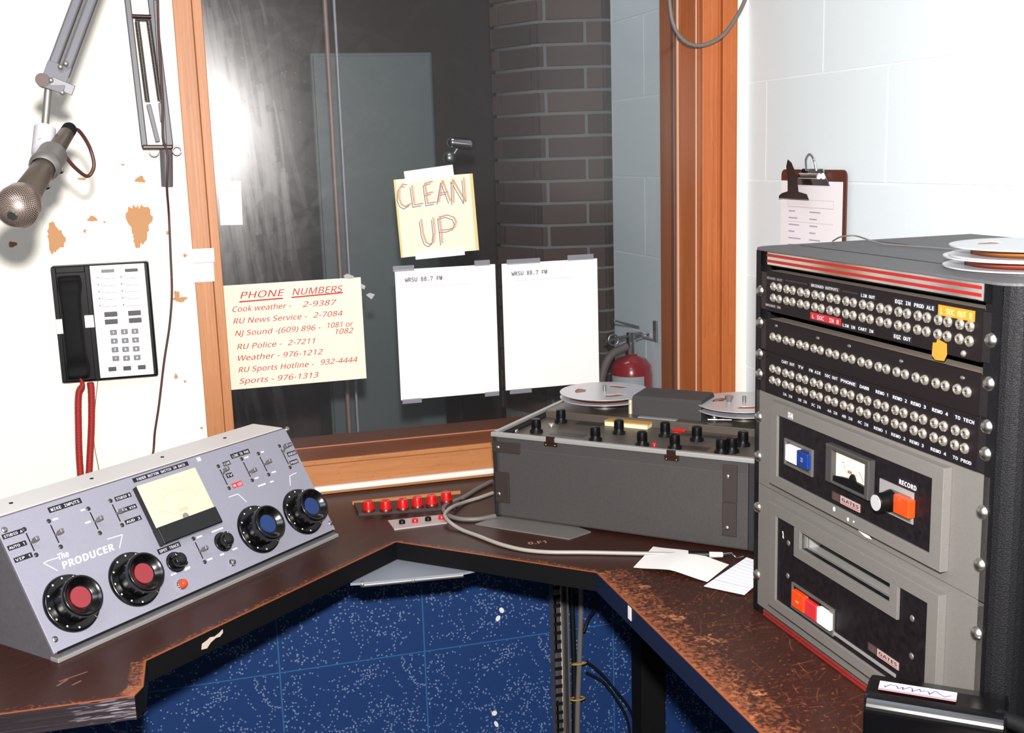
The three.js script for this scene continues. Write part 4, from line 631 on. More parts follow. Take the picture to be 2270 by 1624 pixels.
{
  const T = thing('tape_recorder', 'portable open-reel tape recorder in a grey case on the desk', 'tape recorder', TF.toArray(), TRY);
  const L = 0.489, Dp = 0.366, H = 0.163, cz = -Dp / 2;
  part('case', extr(rrect(0, L, 0, Dp, 0.012), 0.135, 0.004).rotateX(-Math.PI / 2).translate(0, 0.004, 0), mats.tolex, T);
  const wall = (x0, x1, z0, z1) => span(x0, x1, 0.137, H - 0.004, z0, z1);
  part('case_wall', wall(0.002, L - 0.002, -0.008, 0), mats.tolex, T); part('case_wall', wall(0.002, L - 0.002, -Dp, -Dp + 0.008), mats.tolex, T); part('case_wall', wall(0, 0.008, -Dp, 0), mats.caseDark, T); part('case_wall', wall(L - 0.008, L, -Dp, 0), mats.caseDark, T);
  part('side_cover', span(-0.003, 0.01, 0.003, H - 0.006, -Dp, 0.001, 0.004), mats.caseDark, T); part('side_cover', span(L - 0.012, L + 0.003, 0.003, H - 0.006, -Dp, 0.001, 0.004), mats.caseDark, T);
  for (const g of [span(-0.004, L + 0.004, H - 0.007, H + 0.001, -0.006, 0.004, 0.0015), span(-0.004, L + 0.004, H - 0.007, H + 0.001, -Dp - 0.004, -Dp + 0.006, 0.0015), span(-0.004, 0.006, H - 0.007, H + 0.001, -Dp, 0, 0.0015), span(L - 0.006, L + 0.004, H - 0.007, H + 0.001, -Dp, 0, 0.0015)]) part('metal_rim', g, mats.aluBright, T);
  part('control_panel', span(0.008, L - 0.008, 0.14, 0.149, -0.195, -0.008), mats.deckGrey, T);
  part('deck_plate', span(0.008, L - 0.008, 0.14, 0.163, -Dp + 0.008, -0.196, 0.002), mats.deckGrey, T);
  // protective corners
  const plate = (pts, name) => { const q = pts.map(([a, b]) => recFront(...z4(a, b))); const x0 = Math.min(q[0][0], q[3][0]), x1 = Math.max(q[1][0], q[2][0]), y1 = Math.max(q[0][1], q[1][1]), y0 = Math.min(q[2][1], q[3][1]); const o = part(name, span(x0, x1, y0, y1, 0, 0.003, 0.001), mats.caseBrown, T); return o; };
  plate([[115, 555], [330, 590], [330, 660], [115, 625]], 'corner_plate'); plate([[150, 800], [245, 805], [240, 1040], [145, 1030]], 'corner_plate'); plate([[1925, 740], [2040, 750], [2030, 1035], [1930, 1030]], 'corner_plate'); plate([[1930, 1045], [2035, 1050], [2030, 1310], [1920, 1285]], 'corner_plate');
  for (const [a, b] of [[162, 605], [170, 970], [1968, 832], [1962, 1235]]) { const q = recFront(...z4(a, b)); part('stud', new THREE.SphereGeometry(0.0042, 12, 10).scale(1, 1, 0.6), mats.steel, T).position.set(q[0], q[1], 0.003); }
  for (const [a, b] of [[575, 560], [1525, 670]]) { const q = recFront(...z4(a, b)); const h = part('hinge', [box(0.026, 0.009, 0.003, q[0], q[1] - 0.004, 0.0025, 0.001), box(0.016, 0.012, 0.005, q[0], q[1] + 0.004, 0.004, 0.001)], mats.bronze, T); for (const s of [-1, 1]) part('rivet', new THREE.SphereGeometry(0.0026, 10, 8), mats.brass, h).position.set(q[0] + s * 0.009, q[1] - 0.006, 0.004); }
  // controls
  const kg = lathe([[0, 0.026], [0.0075, 0.026], [0.009, 0.0245], [0.0094, 0.012], [0.0088, 0.007], [0.0125, 0.004], [0.0125, 0]], 24);
  for (const [a, b] of [[458, 485], [652, 408], [922, 550], [1108, 495], [1290, 590], [1470, 515], [1546, 612], [1720, 550], [1912, 650], [1996, 640], [2082, 590]]) { const q = recTop(...z4(a, b), 0.15); if (q[0] > L - 0.02) q[0] = L - 0.022; const k = part('knob', kg, mats.black, T); k.position.set(q[0], 0.149, -Math.max(q[1], 0.024)); }
  for (const [a, b, s] of [[290, 470, 0.006], [630, 292, 0.007], [575, 425, 0.006]]) { const q = recTop(...z4(a, b), 0.152); const j = part('socket', lathe([[0, 0.002], [s * 0.4, 0.002], [s * 0.5, 0.005], [s, 0.004], [s, 0]], 16), mats.nickel, T); j.position.set(q[0], 0.149, -Math.min(q[1], 0.185)); }
  for (const pts of [[[600, 480], [850, 505], [820, 530], [590, 500]], [[800, 400], [990, 415], [960, 440], [780, 425]], [[1590, 585], [1820, 605], [1800, 635], [1570, 610]], [[1620, 480], [1990, 535], [1960, 555], [1600, 500]]]) {
    const q = pts.map(([a, b]) => recTop(...z4(a, b), 0.15)), x0 = Math.min(q[0][0], q[3][0]), x1 = (q[1][0] + q[2][0]) / 2, t1 = (q[0][1] + q[1][1]) / 2, t0 = (q[2][1] + q[3][1]) / 2;
    part('legend_plate', span(x0, Math.min(x1, L - 0.02), 0.149, 0.1496, -Math.max(t0, t1), -Math.min(t0, t1)), M(0x2c2826, 0.4), T);
  }
  { const q = recTop(...z4(1000, 430), 0.15), q2 = recTop(...z4(1330, 465), 0.15); const e = part('meter_box', span(q[0], q2[0], 0.149, 0.157, -Math.max(q[1], q2[1]) - 0.022, -Math.max(q[1], q2[1]) + 0.004, 0.001), mats.cream, T); part('meter_lid', span(q[0] - 0.001, q2[0] + 0.001, 0.157, 0.1595, -Math.max(q[1], q2[1]) - 0.023, -Math.max(q[1], q2[1]) + 0.004, 0.001), M(0xb98a45, 0.5), e); }
  for (const [a, b, s] of [[1385, 578, 0.0045], [1557, 492, 0.0045]]) { const q = recTop(...z4(a, b), 0.153); part('pilot_lamp', lathe([[0, 0.006], [s * 0.7, 0.005], [s, 0.002], [s, 0]], 16), mats.redCap, T).position.set(q[0], 0.149, -q[1]); }
  { const q = recTop(...z4(1618, 445), 0.152); part('record_light', box(0.024, 0.004, 0.012, 0, 0.002, 0, 0.001), mats.redCap, T).position.set(q[0], 0.149, -Math.min(q[1], 0.185)); }
  { const a = recTop(...z4(1220, 385), 0.165), b = recTop(...z4(1510, 420), 0.165); part('scale_strip', span(a[0], b[0], 0.163, 0.1645, -0.203 - 0.012, -0.203), mats.aluBright, T); }
  // head cover
  { const a = recTop(...z4(1210, 350), 0.164), b = recTop(...z4(1752, 398), 0.164), t = (a[1] + b[1]) / 2, x0 = a[0], x1 = b[0];
    const g = extr([[0, 0], [0.078, 0], [0.078, 0.034], [0.07, 0.041], [0.004, 0.038], [0, 0.033]], x1 - x0, 0.002).rotateY(Math.PI / 2).translate(x0, 0.1632, -t);
    const cv = part('head_cover', g, mats.coverGrey, T); cv.userData.label = 'dark grey hinged head cover';
    part('capstan', [cylY(0.006, 0.006, 0.03, x1 + 0.016, 0.163, -t - 0.03, 16), cylY(0.012, 0.012, 0.006, x1 + 0.016, 0.163, -t - 0.03, 20)], mats.chrome, T);
    part('tension_arm', [rod(V(x1 + 0.014, 0.168, -t + 0.002), V(x1 + 0.055, 0.168, -t - 0.012), 0.0022)], mats.chrome, T);
    part('guide_post', cylY(0.004, 0.004, 0.028, x0 - 0.008, 0.163, -t - 0.012, 14), M(0xe0d4b8, 0.35, 0.4), T);
    const gp = recTop(...z4(1985, 378), 0.164); part('lever_arm', [rod(V(gp[0], 0.163, -gp[1]), V(gp[0] - 0.002, 0.193, -gp[1] - 0.004), 0.0025), cylY(0.004, 0.0085, 0.012, gp[0] - 0.005, 0.193, -gp[1] - 0.006, 18)], mats.steel, T);
  }
  for (const s of [0.102, 0.387]) part('spindle', [cylY(0.03, 0.03, 0.019, s, 0.163, -0.273, 28), cylY(0.0035, 0.0035, 0.042, s, 0.163, -0.273, 12)], mats.dullSteel, T);
  const local = (s, h, t) => TF.clone().addScaledVector(tE, s).addScaledVector(tB, t).add(V(0, h, 0)).toArray();
  reel('tape_reel', 'grey plastic tape reel beside the dark head cover', local(0.102, 0.1825, 0.273), 0.6, reelGeo(0.0889, 0.07), mats.tapeBrown);
  reel('tape_reel', 'grey take-up reel partly hidden behind the equipment rack', local(0.387, 0.1825, 0.273), 0.2, reelGeo(0.0889, 0.05), mats.tapeBrown);
}
// ================================================================ things on the glass
const GZ = 0.0015;
const sheetPlane = (w, h, bulge = 0.002, curl = 0) => { const g = new THREE.BoxGeometry(w, h, 0.0004, 14, 8, 1), p = g.attributes.position; for (let i = 0; i < p.count; i++) { const x = p.getX(i) / w, y = p.getY(i) / h; p.setZ(i, p.getZ(i) + bulge * (0.25 - x * x) * 4 * 0.5 + curl * Math.pow(Math.abs(x) * 2, 4) * (0.55 - y)); } g.computeVertexNormals(); return g; };
function glassSheet(name, label, cat, pts, m, z = GZ, bulge = 0.0006, curl = 0, group) {
  const q = pts.map(([a, b]) => onZ(a, b, z)), c = q[0].clone().add(q[1]).add(q[2]).add(q[3]).multiplyScalar(0.25), w = (q[0].distanceTo(q[1]) + q[2].distanceTo(q[3])) / 2, h = (q[0].distanceTo(q[3]) + q[1].distanceTo(q[2])) / 2;
  const t = thing(name, label, cat, [c.x, c.y, z], 0, group); t.rotation.z = Math.atan2(q[1].y - q[0].y + q[2].y - q[3].y, q[1].x - q[0].x + q[2].x - q[3].x);
  part('sheet', sheetPlane(w, h, bulge, curl), m, t); t.userData.size = [w, h]; return t;
}
const tapeBit = (t, x, y, w, h, m = mats.tape) => part('tape_strip', box(w, h, 0.0003, x, y, 0.0014), m, t);
{
  const letter = (k) => M(0xffffff, 0.85, 0, { map: tex(canvas(850, 1100, (c, w, h) => { c.fillStyle = '#ebe9e6'; c.fillRect(0, 0, w, h); c.fillStyle = '#141216'; c.font = 'bold 46px monospace'; c.save(); c.translate(k ? 84 : 80, 106); c.scale(0.95, 1.05); c.fillText('WRSU 88.7 FM', 0, 0); c.restore(); c.strokeStyle = 'rgba(90,80,80,0.6)'; c.lineWidth = 2; c.beginPath(); c.moveTo(80, 150); c.lineTo(620, 150); c.stroke(); for (let i = 0; i < 14; i++) { c.fillStyle = 'rgba(150,140,140,0.06)'; c.fillRect(90, 240 + i * 55, rr(60, 120), 14); } })) });
  const a = glassSheet('printed_sheet', 'white station letterhead taped on the glass beneath the CLEAN UP sign', 'paper', [[876, 598], [1097, 585], [1107, 868], [888, 887]], letter(0));
  tapeBit(a, -0.09, 0.1415, 0.045, 0.012); tapeBit(a, 0.08, 0.1435, 0.034, 0.012); tapeBit(a, -0.085, -0.1425, 0.042, 0.01); tapeBit(a, 0.092, -0.1425, 0.032, 0.01);
  const b = glassSheet('printed_sheet', 'white station letterhead taped on the glass above the tape reel', 'paper', [[1113, 585], [1327, 572], [1325, 847], [1120, 865]], letter(1));
  tapeBit(b, -0.06, 0.1415, 0.075, 0.011); tapeBit(b, 0.07, 0.143, 0.06, 0.012); tapeBit(b, -0.075, -0.1425, 0.05, 0.01);
  const note = M(0xffffff, 0.85, 0, { map: tex(canvas(1100, 850, (c, w, h) => {
    c.fillStyle = '#e4dac8'; c.fillRect(0, 0, w, h); c.fillStyle = '#b03230'; c.strokeStyle = '#b83230';
    const t = (s, x, y, px, wd) => { c.font = `italic ${px}px sans-serif`; c.save(); c.translate(x, y); if (wd) c.scale(wd / c.measureText(s).width, 1); c.fillText(s, 0, 0); c.restore(); };
    t('PHONE', 116, 112, 74, 350); t('NUMBERS', 530, 112, 74, 410); c.lineWidth = 11; c.beginPath(); c.moveTo(116, 138); c.lineTo(462, 132); c.moveTo(530, 130); c.lineTo(946, 118); c.stroke();
    [['Cook weather -', 50, 216, 470], ['2-9387', 610, 214, 270], ['RU News Service -', 50, 312, 590], ['2-7084', 690, 308, 240], ['NJ Sound -(609) 896 -', 56, 412, 690], ['1081 or', 790, 402, 220], ['1082', 850, 458, 160], ['RU Police -', 64, 522, 360], ['2-7211', 470, 520, 230], ['Weather - 976-1212', 58, 616, 690], ['RU Sports Hotline -', 60, 712, 610], ['932-4444', 720, 704, 310], ['Sports - 976-1313', 62, 806, 640]].forEach(([s, x, y, wd]) => t(s, x, y, 60, wd));
  })) });
  const n = glassSheet('phone_list', 'cream sheet of handwritten red phone numbers taped to the glass', 'paper', [[496, 633], [800, 614], [812, 838], [511, 864]], note);
  part('tape_strip', extr([[-0.012, 0.004], [-0.004, 0.008], [0.01, 0.002], [0.008, -0.003], [-0.008, -0.002]], 0.0005).translate(0.115, 0.108, 0.0008), mats.tapeWhite, n); part('tape_strip', extr([[0, 0.008], [0.008, 0.003], [0.005, -0.004], [-0.003, 0]], 0.0005).translate(0.14, 0.085, 0.0008), mats.tapeWhite, n);
  { const p = onZ(822, 655, GZ); solo('tape_scrap', 'small scrap of white tape beside the phone list', 'tape', extr([[-0.01, 0.002], [-0.002, 0.006], [0.009, 0.002], [0.001, -0.008]], 0.0005), mats.tapeWhite, [p.x, p.y, 0.0003]); }
  // CLEAN UP sign, crayon strokes
  const sign = M(0xffffff, 0.85, 0, { map: tex(canvas(1000, 1000, (c) => {
    c.fillStyle = '#e4dcc0'; c.fillRect(0, 0, 1000, 1000); c.fillStyle = '#cdbb84'; c.fillRect(0, 0, 26, 1000); c.fillRect(960, 0, 40, 1000);
    const X = (x) => (x - 112) / 505 * 1000, Y = (y) => (y - 140) / 505 * 1000; c.lineCap = 'round'; c.lineJoin = 'round';
    const st = (col, dx, dy, w) => { c.strokeStyle = col; c.lineWidth = w; for (const P of [[[188, 178], [165, 172], [142, 200], [134, 260], [145, 300], [170, 318], [205, 300]], [[222, 185], [228, 312], [282, 306]], [[352, 170], [305, 180], [312, 310], [362, 304]], [[308, 245], [350, 238]], [[383, 306], [418, 170], [458, 305]], [[400, 250], [445, 245]], [[478, 318], [484, 168], [555, 318], [556, 165]],
      [[262, 408], [266, 500], [280, 560], [305, 578], [330, 560], [342, 500], [340, 406]], [[385, 575], [380, 400]], [[380, 405], [430, 395], [472, 415], [484, 445], [470, 480], [430, 492], [385, 490]]]) { c.beginPath(); P.forEach(([x, y], i) => (i ? c.lineTo(X(x + dx), Y(y + dy)) : c.moveTo(X(x + dx), Y(y + dy)))); c.stroke(); } };
    st('rgba(66,84,140,0.9)', -11, 15, 10); st('rgba(214,140,78,1)', 0, 0, 14); st('rgba(120,90,150,0.7)', 8, 2, 7);
  })) });
  const cs = glassSheet('handmade_sign', 'cream handmade CLEAN UP sign in orange and blue crayon', 'sign', [[880, 397], [1050, 385], [1058, 553], [880, 572]], sign, 0.004, 0.001, 0.006);
  part('tape_strip', box(0.104, 0.026, 0.0006, -0.004, 0.086, 0.0035).rotateZ(0.06), mats.paper, cs); part('tape_strip', box(0.106, 0.016, 0.0006, 0.0, -0.0795, 0.0035), mats.paper, cs);
  glassSheet('blank_note', 'small blank white note on the glass near the wooden frame', 'note', [[484, 400], [535, 402], [537, 497], [489, 500]], mats.paper, 0.002, 0.003);
  for (const [l, y0, y1] of [['white sticker on the oak frame, the upper of two', 552, 580], ['white sticker on the oak frame, the lower of two', 584, 623]]) { const a2 = onZ(426, y0, 0.1225), b2 = onZ(476, y1, 0.1225); solo('sticker', l, 'sticker', box(b2.x - a2.x, a2.y - b2.y, 0.0006, (a2.x + b2.x) / 2, (a2.y + b2.y) / 2, 0.1224).rotateZ(0), mats.white); }
}
// ================================================================ wall telephone
{
  const FZ = WZ + 0.034, q2 = (a, b, z = FZ) => onZ(a / 2.9, 500 + b / 2.9, z);
  const tl = q2(337, 265), br = q2(1005, 985), X0 = q2(355, 600).x, X1 = q2(985, 600).x, Y0 = (q2(400, 1015).y + q2(1020, 970).y) / 2, Y1 = (q2(337, 262).y + q2(970, 235).y) / 2;
  const P = thing('wall_telephone', 'black and white push-button wall telephone with a red coiled cord', 'telephone', [(X0 + X1) / 2, Y0, WZ]);
  const ox = (X0 + X1) / 2, W = X1 - X0, H = Y1 - Y0, lx = (a, b) => q2(a, b).x - ox, ly = (a, b) => q2(a, b).y - Y0;
  const split = lx(610, 620);
  part('base', box(W, H, 0.03, 0, H / 2, 0.015, 0.004), mats.black, P);
  part('white_face', span(split, W / 2 - 0.0075, 0.005, H - 0.002, 0.03, 0.034, 0.0012), mats.white, P);
  part('cradle_tray', [span(-W / 2 + 0.001, -W / 2 + 0.009, 0.003, H - 0.002, 0.03, 0.036, 0.001), span(split - 0.009, split - 0.001, 0.003, H - 0.002, 0.03, 0.036, 0.001), span(-W / 2 + 0.009, split - 0.009, H - 0.012, H - 0.002, 0.03, 0.036, 0.001)], mats.black, P);
  // handset
  const hx = lx(475, 620), hw = 0.042, hy0 = ly(470, 965), hy1 = ly(465, 320);
  const hs = [], N = 26; for (let i = 0; i <= N; i++) { const t = i / N; const bump = Math.exp(-Math.pow((t - 0.08) / 0.1, 2)) + Math.exp(-Math.pow((t - 0.92) / 0.1, 2)); hs.push([t, 0.026 + 0.012 * (1 - bump), 0.017 + 0.003 * bump, hw / 2 * (0.84 + 0.16 * bump)]); }
  { const pos = [], idx = [], K = 16; hs.forEach(([t, zc, th, w]) => { for (let k = 0; k < K; k++) { const a = k / K * 6.2832, ca = Math.cos(a), sa = Math.sin(a), e = 0.5; pos.push(hx + Math.sign(ca) * Math.pow(Math.abs(ca), e) * w, hy0 + (hy1 - hy0) * t, zc + 0.016 + Math.sign(sa) * Math.pow(Math.abs(sa), e) * th * 0.75); } });
    for (let i = 0; i < N; i++) for (let k = 0; k < K; k++) { const a = i * K + k, b = i * K + (k + 1) % K; idx.push(a, b, a + K, b, b + K, a + K); } for (const i of [0, N]) { const c = pos.length / 3; pos.push(hx, hy0 + (hy1 - hy0) * (i / N), hs[i][1] + 0.016); for (let k = 0; k < K; k++) { const a = i * K + k, b = i * K + (k + 1) % K; i ? idx.push(a, b, c) : idx.push(b, a, c); } }
    const g = new THREE.BufferGeometry(); g.setAttribute('position', new THREE.Float32BufferAttribute(pos, 3)); g.setAttribute('uv', new THREE.Float32BufferAttribute(new Float32Array(pos.length / 3 * 2), 2)); g.setIndex(idx); g.computeVertexNormals(); part('handset', g, mats.blackMatt, P).userData.label = 'black handset'; }
  part('cradle_hook', span(lx(362, 640), lx(420, 640), ly(380, 695), ly(380, 600), 0.03, 0.038, 0.001), mats.white, P); part('cradle_hook', span(lx(545, 610), lx(604, 610), ly(560, 655), ly(560, 575), 0.03, 0.038, 0.001), mats.white, P);
  const key = M(0x6a6c72, 0.5), keyD = M(0x34353a, 0.5);
  const put = (a, b, w, h, m, name) => part(name, box(w, h, 0.004, lx(a, b), ly(a, b), 0.0355, 0.0008), m, P);
  const legends = ['1', '2', '3', '4', '5', '6', '7', '8', '9', '*', '0', '#'];
  [[730, 685], [800, 680], [868, 677], [735, 740], [805, 737], [872, 733], [740, 796], [808, 793], [876, 790], [745, 852], [814, 850], [882, 846]].forEach(([a, b], i) => { const k = put(a, b, 0.0118, 0.0094, key, 'key'); const o = part('legend', printed(0.006, 0.006, 0.0002, (c, w, h) => { c.fillStyle = '#6a6c72'; c.fillRect(0, 0, w, h); c.fillStyle = '#e8e8ea'; c.font = `bold ${h * 0.95 | 0}px sans-serif`; c.textAlign = 'center'; c.fillText(legends[i], w / 2, h * 0.85); }), sheetMat, k); o.position.set(lx(a, b), ly(a, b), 0.0375); });
  for (const [a, b] of [[713, 568], [865, 560], [716, 616], [870, 607]]) put(a, b, 0.0225, 0.0088, keyD, 'feature_key');
  for (const [a, b] of [[723, 920], [818, 915], [912, 908]]) put(a, b, 0.0138, 0.0078, keyD, 'feature_key');
  put(693, 290, 0.0225, 0.0055, key, 'display_bar'); put(845, 285, 0.0225, 0.0055, keyD, 'display_bar');
  for (let i = 0; i < 5; i++) for (const [x, y] of [[700, 330], [850, 325]]) { part('line_card', box(0.023, 0.0008, 0.0004, lx(x + i * 3, y + i * 45 + 10), ly(x, y + i * 45 + 10), 0.0342), M(0x7c7c82, 0.6), P); part('line_card', box(0.0007, 0.007, 0.0004, lx(x - 50 + i * 3, y + i * 45), ly(x, y + i * 45), 0.0342), M(0x66666c, 0.6), P); part('status_light', cylZ(0.0014, 0.0014, 0.0008, lx(x - 72 + i * 4, y + i * 45), ly(x, y + i * 45), 0.034, 10), i === 1 && x > 800 ? mats.red : i === 0 && x < 800 ? M(0x3c8a48, 0.4) : M(0x55565c, 0.5), P); }
  // coiled cord, down behind the console and back up
  const cz = WZ + 0.03, pc = (x, y, dz = 0) => onZ(x, y, cz).add(V(0, 0, dz));
  const path = new THREE.CatmullRomCurve3([pc(178, 828, 0.02), pc(184, 850, 0.012), pc(175, 870), pc(174, 950), pc(177, 1030), pc(183, 1078), pc(190, 1084), pc(196, 1060), pc(200, 1000), pc(203, 930), pc(202, 860), pc(200, 848)], false, 'centripetal');
  const turns = 150, rad = 0.0048; class Coil extends THREE.Curve { getPoint(t, o = V(0, 0, 0)) { const p = path.getPointAt(t), tn = path.getTangentAt(t), s = V(0, 0, 1), b = tn.clone().cross(s).normalize(), a = t * turns * 6.2832, f = Math.min(1, t * 14); return o.copy(p).addScaledVector(s, Math.cos(a) * rad * f).addScaledVector(b, Math.sin(a) * rad * f); } }
  solo('coiled_cord', 'red coiled telephone cord hanging from the black handset', 'cord', new THREE.TubeGeometry(new Coil(), 1500, 0.0019, 5), mats.cordRed);
  solo('wire', 'thin grey wire hanging beside the red coiled cord', 'wire', tube([pc(215, 848, -0.024), pc(208, 920, -0.024), pc(207, 990, -0.024), pc(216, 1030, -0.01), pc(226, 1062, 0.02)], 0.0008, 30, 6), mats.cableGrey);
}
// ================================================================ microphone booms
{
  const head = onZ(42, 455, 0.92), rear = onZ(150, 292, 0.72), dir = head.clone().sub(rear).normalize();
  const T = thing('microphone', 'microphone with a round mesh grille hanging before the stained wall', 'microphone', [0, 0, 0]);
  const along = (g) => g.applyQuaternion(new THREE.Quaternion().setFromUnitVectors(V(0, 1, 0), dir)), Lm = head.distanceTo(rear);
  const put = (prof, m, name, off = 0) => part(name, along(lathe(prof, 28)).translate(rear.x + dir.x * off, rear.y + dir.y * off, rear.z + dir.z * off), m, T);
  put([[0, 0], [0.0085, 0], [0.0095, 0.003], [0.0095, 0.022], [0, 0.022]], mats.blackMatt, 'cable_plug', -0.012);
  put([[0, 0.0], [0.0098, 0], [0.0104, 0.03], [0.0112, 0.06], [0.0112, 0.064], [0.0118, 0.085], [0.0145, 0.13], [0.0165, Lm - 0.03], [0, Lm - 0.03]], mats.micGold, 'body', 0.009);
  part('collar', along(lathe([[0.014, 0], [0.0182, 0.004], [0.019, 0.01], [0.0182, 0.016], [0.015, 0.02]], 28)).translate(...rear.clone().addScaledVector(dir, 0.1).toArray()), mats.dullSteel, T);
  const grille = M(0xffffff, 0.35, 0.75, { map: tex(canvas(512, 512, (c) => { c.fillStyle = '#4a342c'; c.fillRect(0, 0, 512, 512); c.fillStyle = '#cfc4ba'; for (let y = 0; y < 512; y += 12) for (let x = 0; x < 512; x += 12) c.fillRect(x + (y / 12 % 2) * 6, y, 7, 7); }), true) });
  part('grille', along(lathe([[0.012, -0.028], [0.0215, -0.017], [0.0248, 0], [0.0236, 0.013], [0.0165, 0.022], [0.0075, 0.0262], [0, 0.0267]], 36)).translate(head.x, head.y, head.z), grille, T);
  part('nose_cap', along(cylY(0.006, 0.005, 0.002, 0, 0.026, 0, 16)).translate(head.x, head.y, head.z), mats.steel, T);
  solo('cable', 'dark brown cable looping from the rear of the microphone', 'cable', tube([rear.clone().addScaledVector(dir, -0.008), onZ(175, 290, 0.68), onZ(200, 330, 0.66), onZ(208, 370, 0.66), onZ(196, 390, 0.66), onZ(170, 375, 0.68), onZ(140, 340, 0.7), onZ(118, 305, 0.72), onZ(108, 285, 0.735)], 0.0026, 70, 8), mats.cableBrown);
  // arm holding it
  const A = thing('microphone_boom', 'grey twin-bar boom arm holding the microphone', 'boom arm', [0, 0, 0]);
  const el = onZ(122, 178, 0.75), top = onZ(188, 0, 0.72), up = top.clone().sub(el).normalize(), far = el.clone().addScaledVector(up, (CEIL - 0.02 - el.y) / up.y), sd = V(1, 0, 0).addScaledVector(up, -up.x).normalize();
  for (const s of [-1, 1]) { const o = sd.clone().multiplyScalar(s * 0.0084); part('arm_bar', bar(el.clone().add(o).addScaledVector(up, 0.008), far.clone().add(o), 0.0125, 0.013, sd), mats.armGrey, A); }
  part('elbow_plate', [bar(el.clone().addScaledVector(up, 0.022), el.clone().addScaledVector(up, -0.014), 0.03, 0.003, sd).translate(0, 0, 0.009), bar(el.clone().add(V(-0.004, -0.002, 0)), el.clone().add(V(0.022, -0.014, 0)), 0.013, 0.003, V(0, 1, 0)).translate(0, 0, 0.011)], mats.armGrey, A);
  part('pivot_knob', cylZ(0.0095, 0.0085, 0.02, el.x - 0.014, el.y, el.z - 0.006, 18), M(0x2c1b15, 0.5, 0.3), A);
  for (const [x, y] of [[146, 141], [134, 148], [113, 178], [138, 205]]) { const p = onZ(x, y, 0.762); part('bolt', new THREE.SphereGeometry(0.0035, 10, 8).translate(p.x, p.y, p.z), mats.dullSteel, A); }
  const rb = onZ(98, 300, 0.745); part('rod', rod(onZ(107, 195, 0.75), rb, 0.0045), mats.dullSteel, A);
  part('ceiling_bracket', cylY(0.035, 0.04, 0.03, far.x, CEIL - 0.031, far.z), mats.armGrey, A);
  const s0 = onZ(100, 285, 0.745), s1 = onZ(92, 345, 0.765), s2 = onZ(104, 372, 0.79);
  part('taped_swivel', [rod(s0, s1, 0.0135, 16, 0.0125), rod(s1.clone().add(V(0, 0.006, 0)), onZ(108, 362, 0.785), 0.011, 14, 0.0125)], mats.tapeWhite, A).userData.label = 'swivel wrapped in white tape';
  for (const [x, y] of [[90, 312], [86, 332], [96, 322], [84, 318]]) { const p = onZ(x, y, 0.7665); part('tape_hole', cylZ(0.0032, 0.0032, 0.001, p.x, p.y, p.z, 10), M(0x4a4648, 0.6), A); }
  part('mic_clip', along(lathe([[0.0125, 0], [0.0178, 0.0], [0.0178, 0.04], [0.0165, 0.04]], 24)).translate(...rear.clone().addScaledVector(dir, 0.075).toArray()), mats.dullSteel, A);
  for (const [x, y] of [[128, 379], [99, 414]]) { const p = onZ(x, y, 0.8); part('wing_screw', new THREE.SphereGeometry(0.006, 10, 8).scale(1.3, 0.8, 0.6).translate(p.x, p.y, p.z), mats.chrome, A); }
}
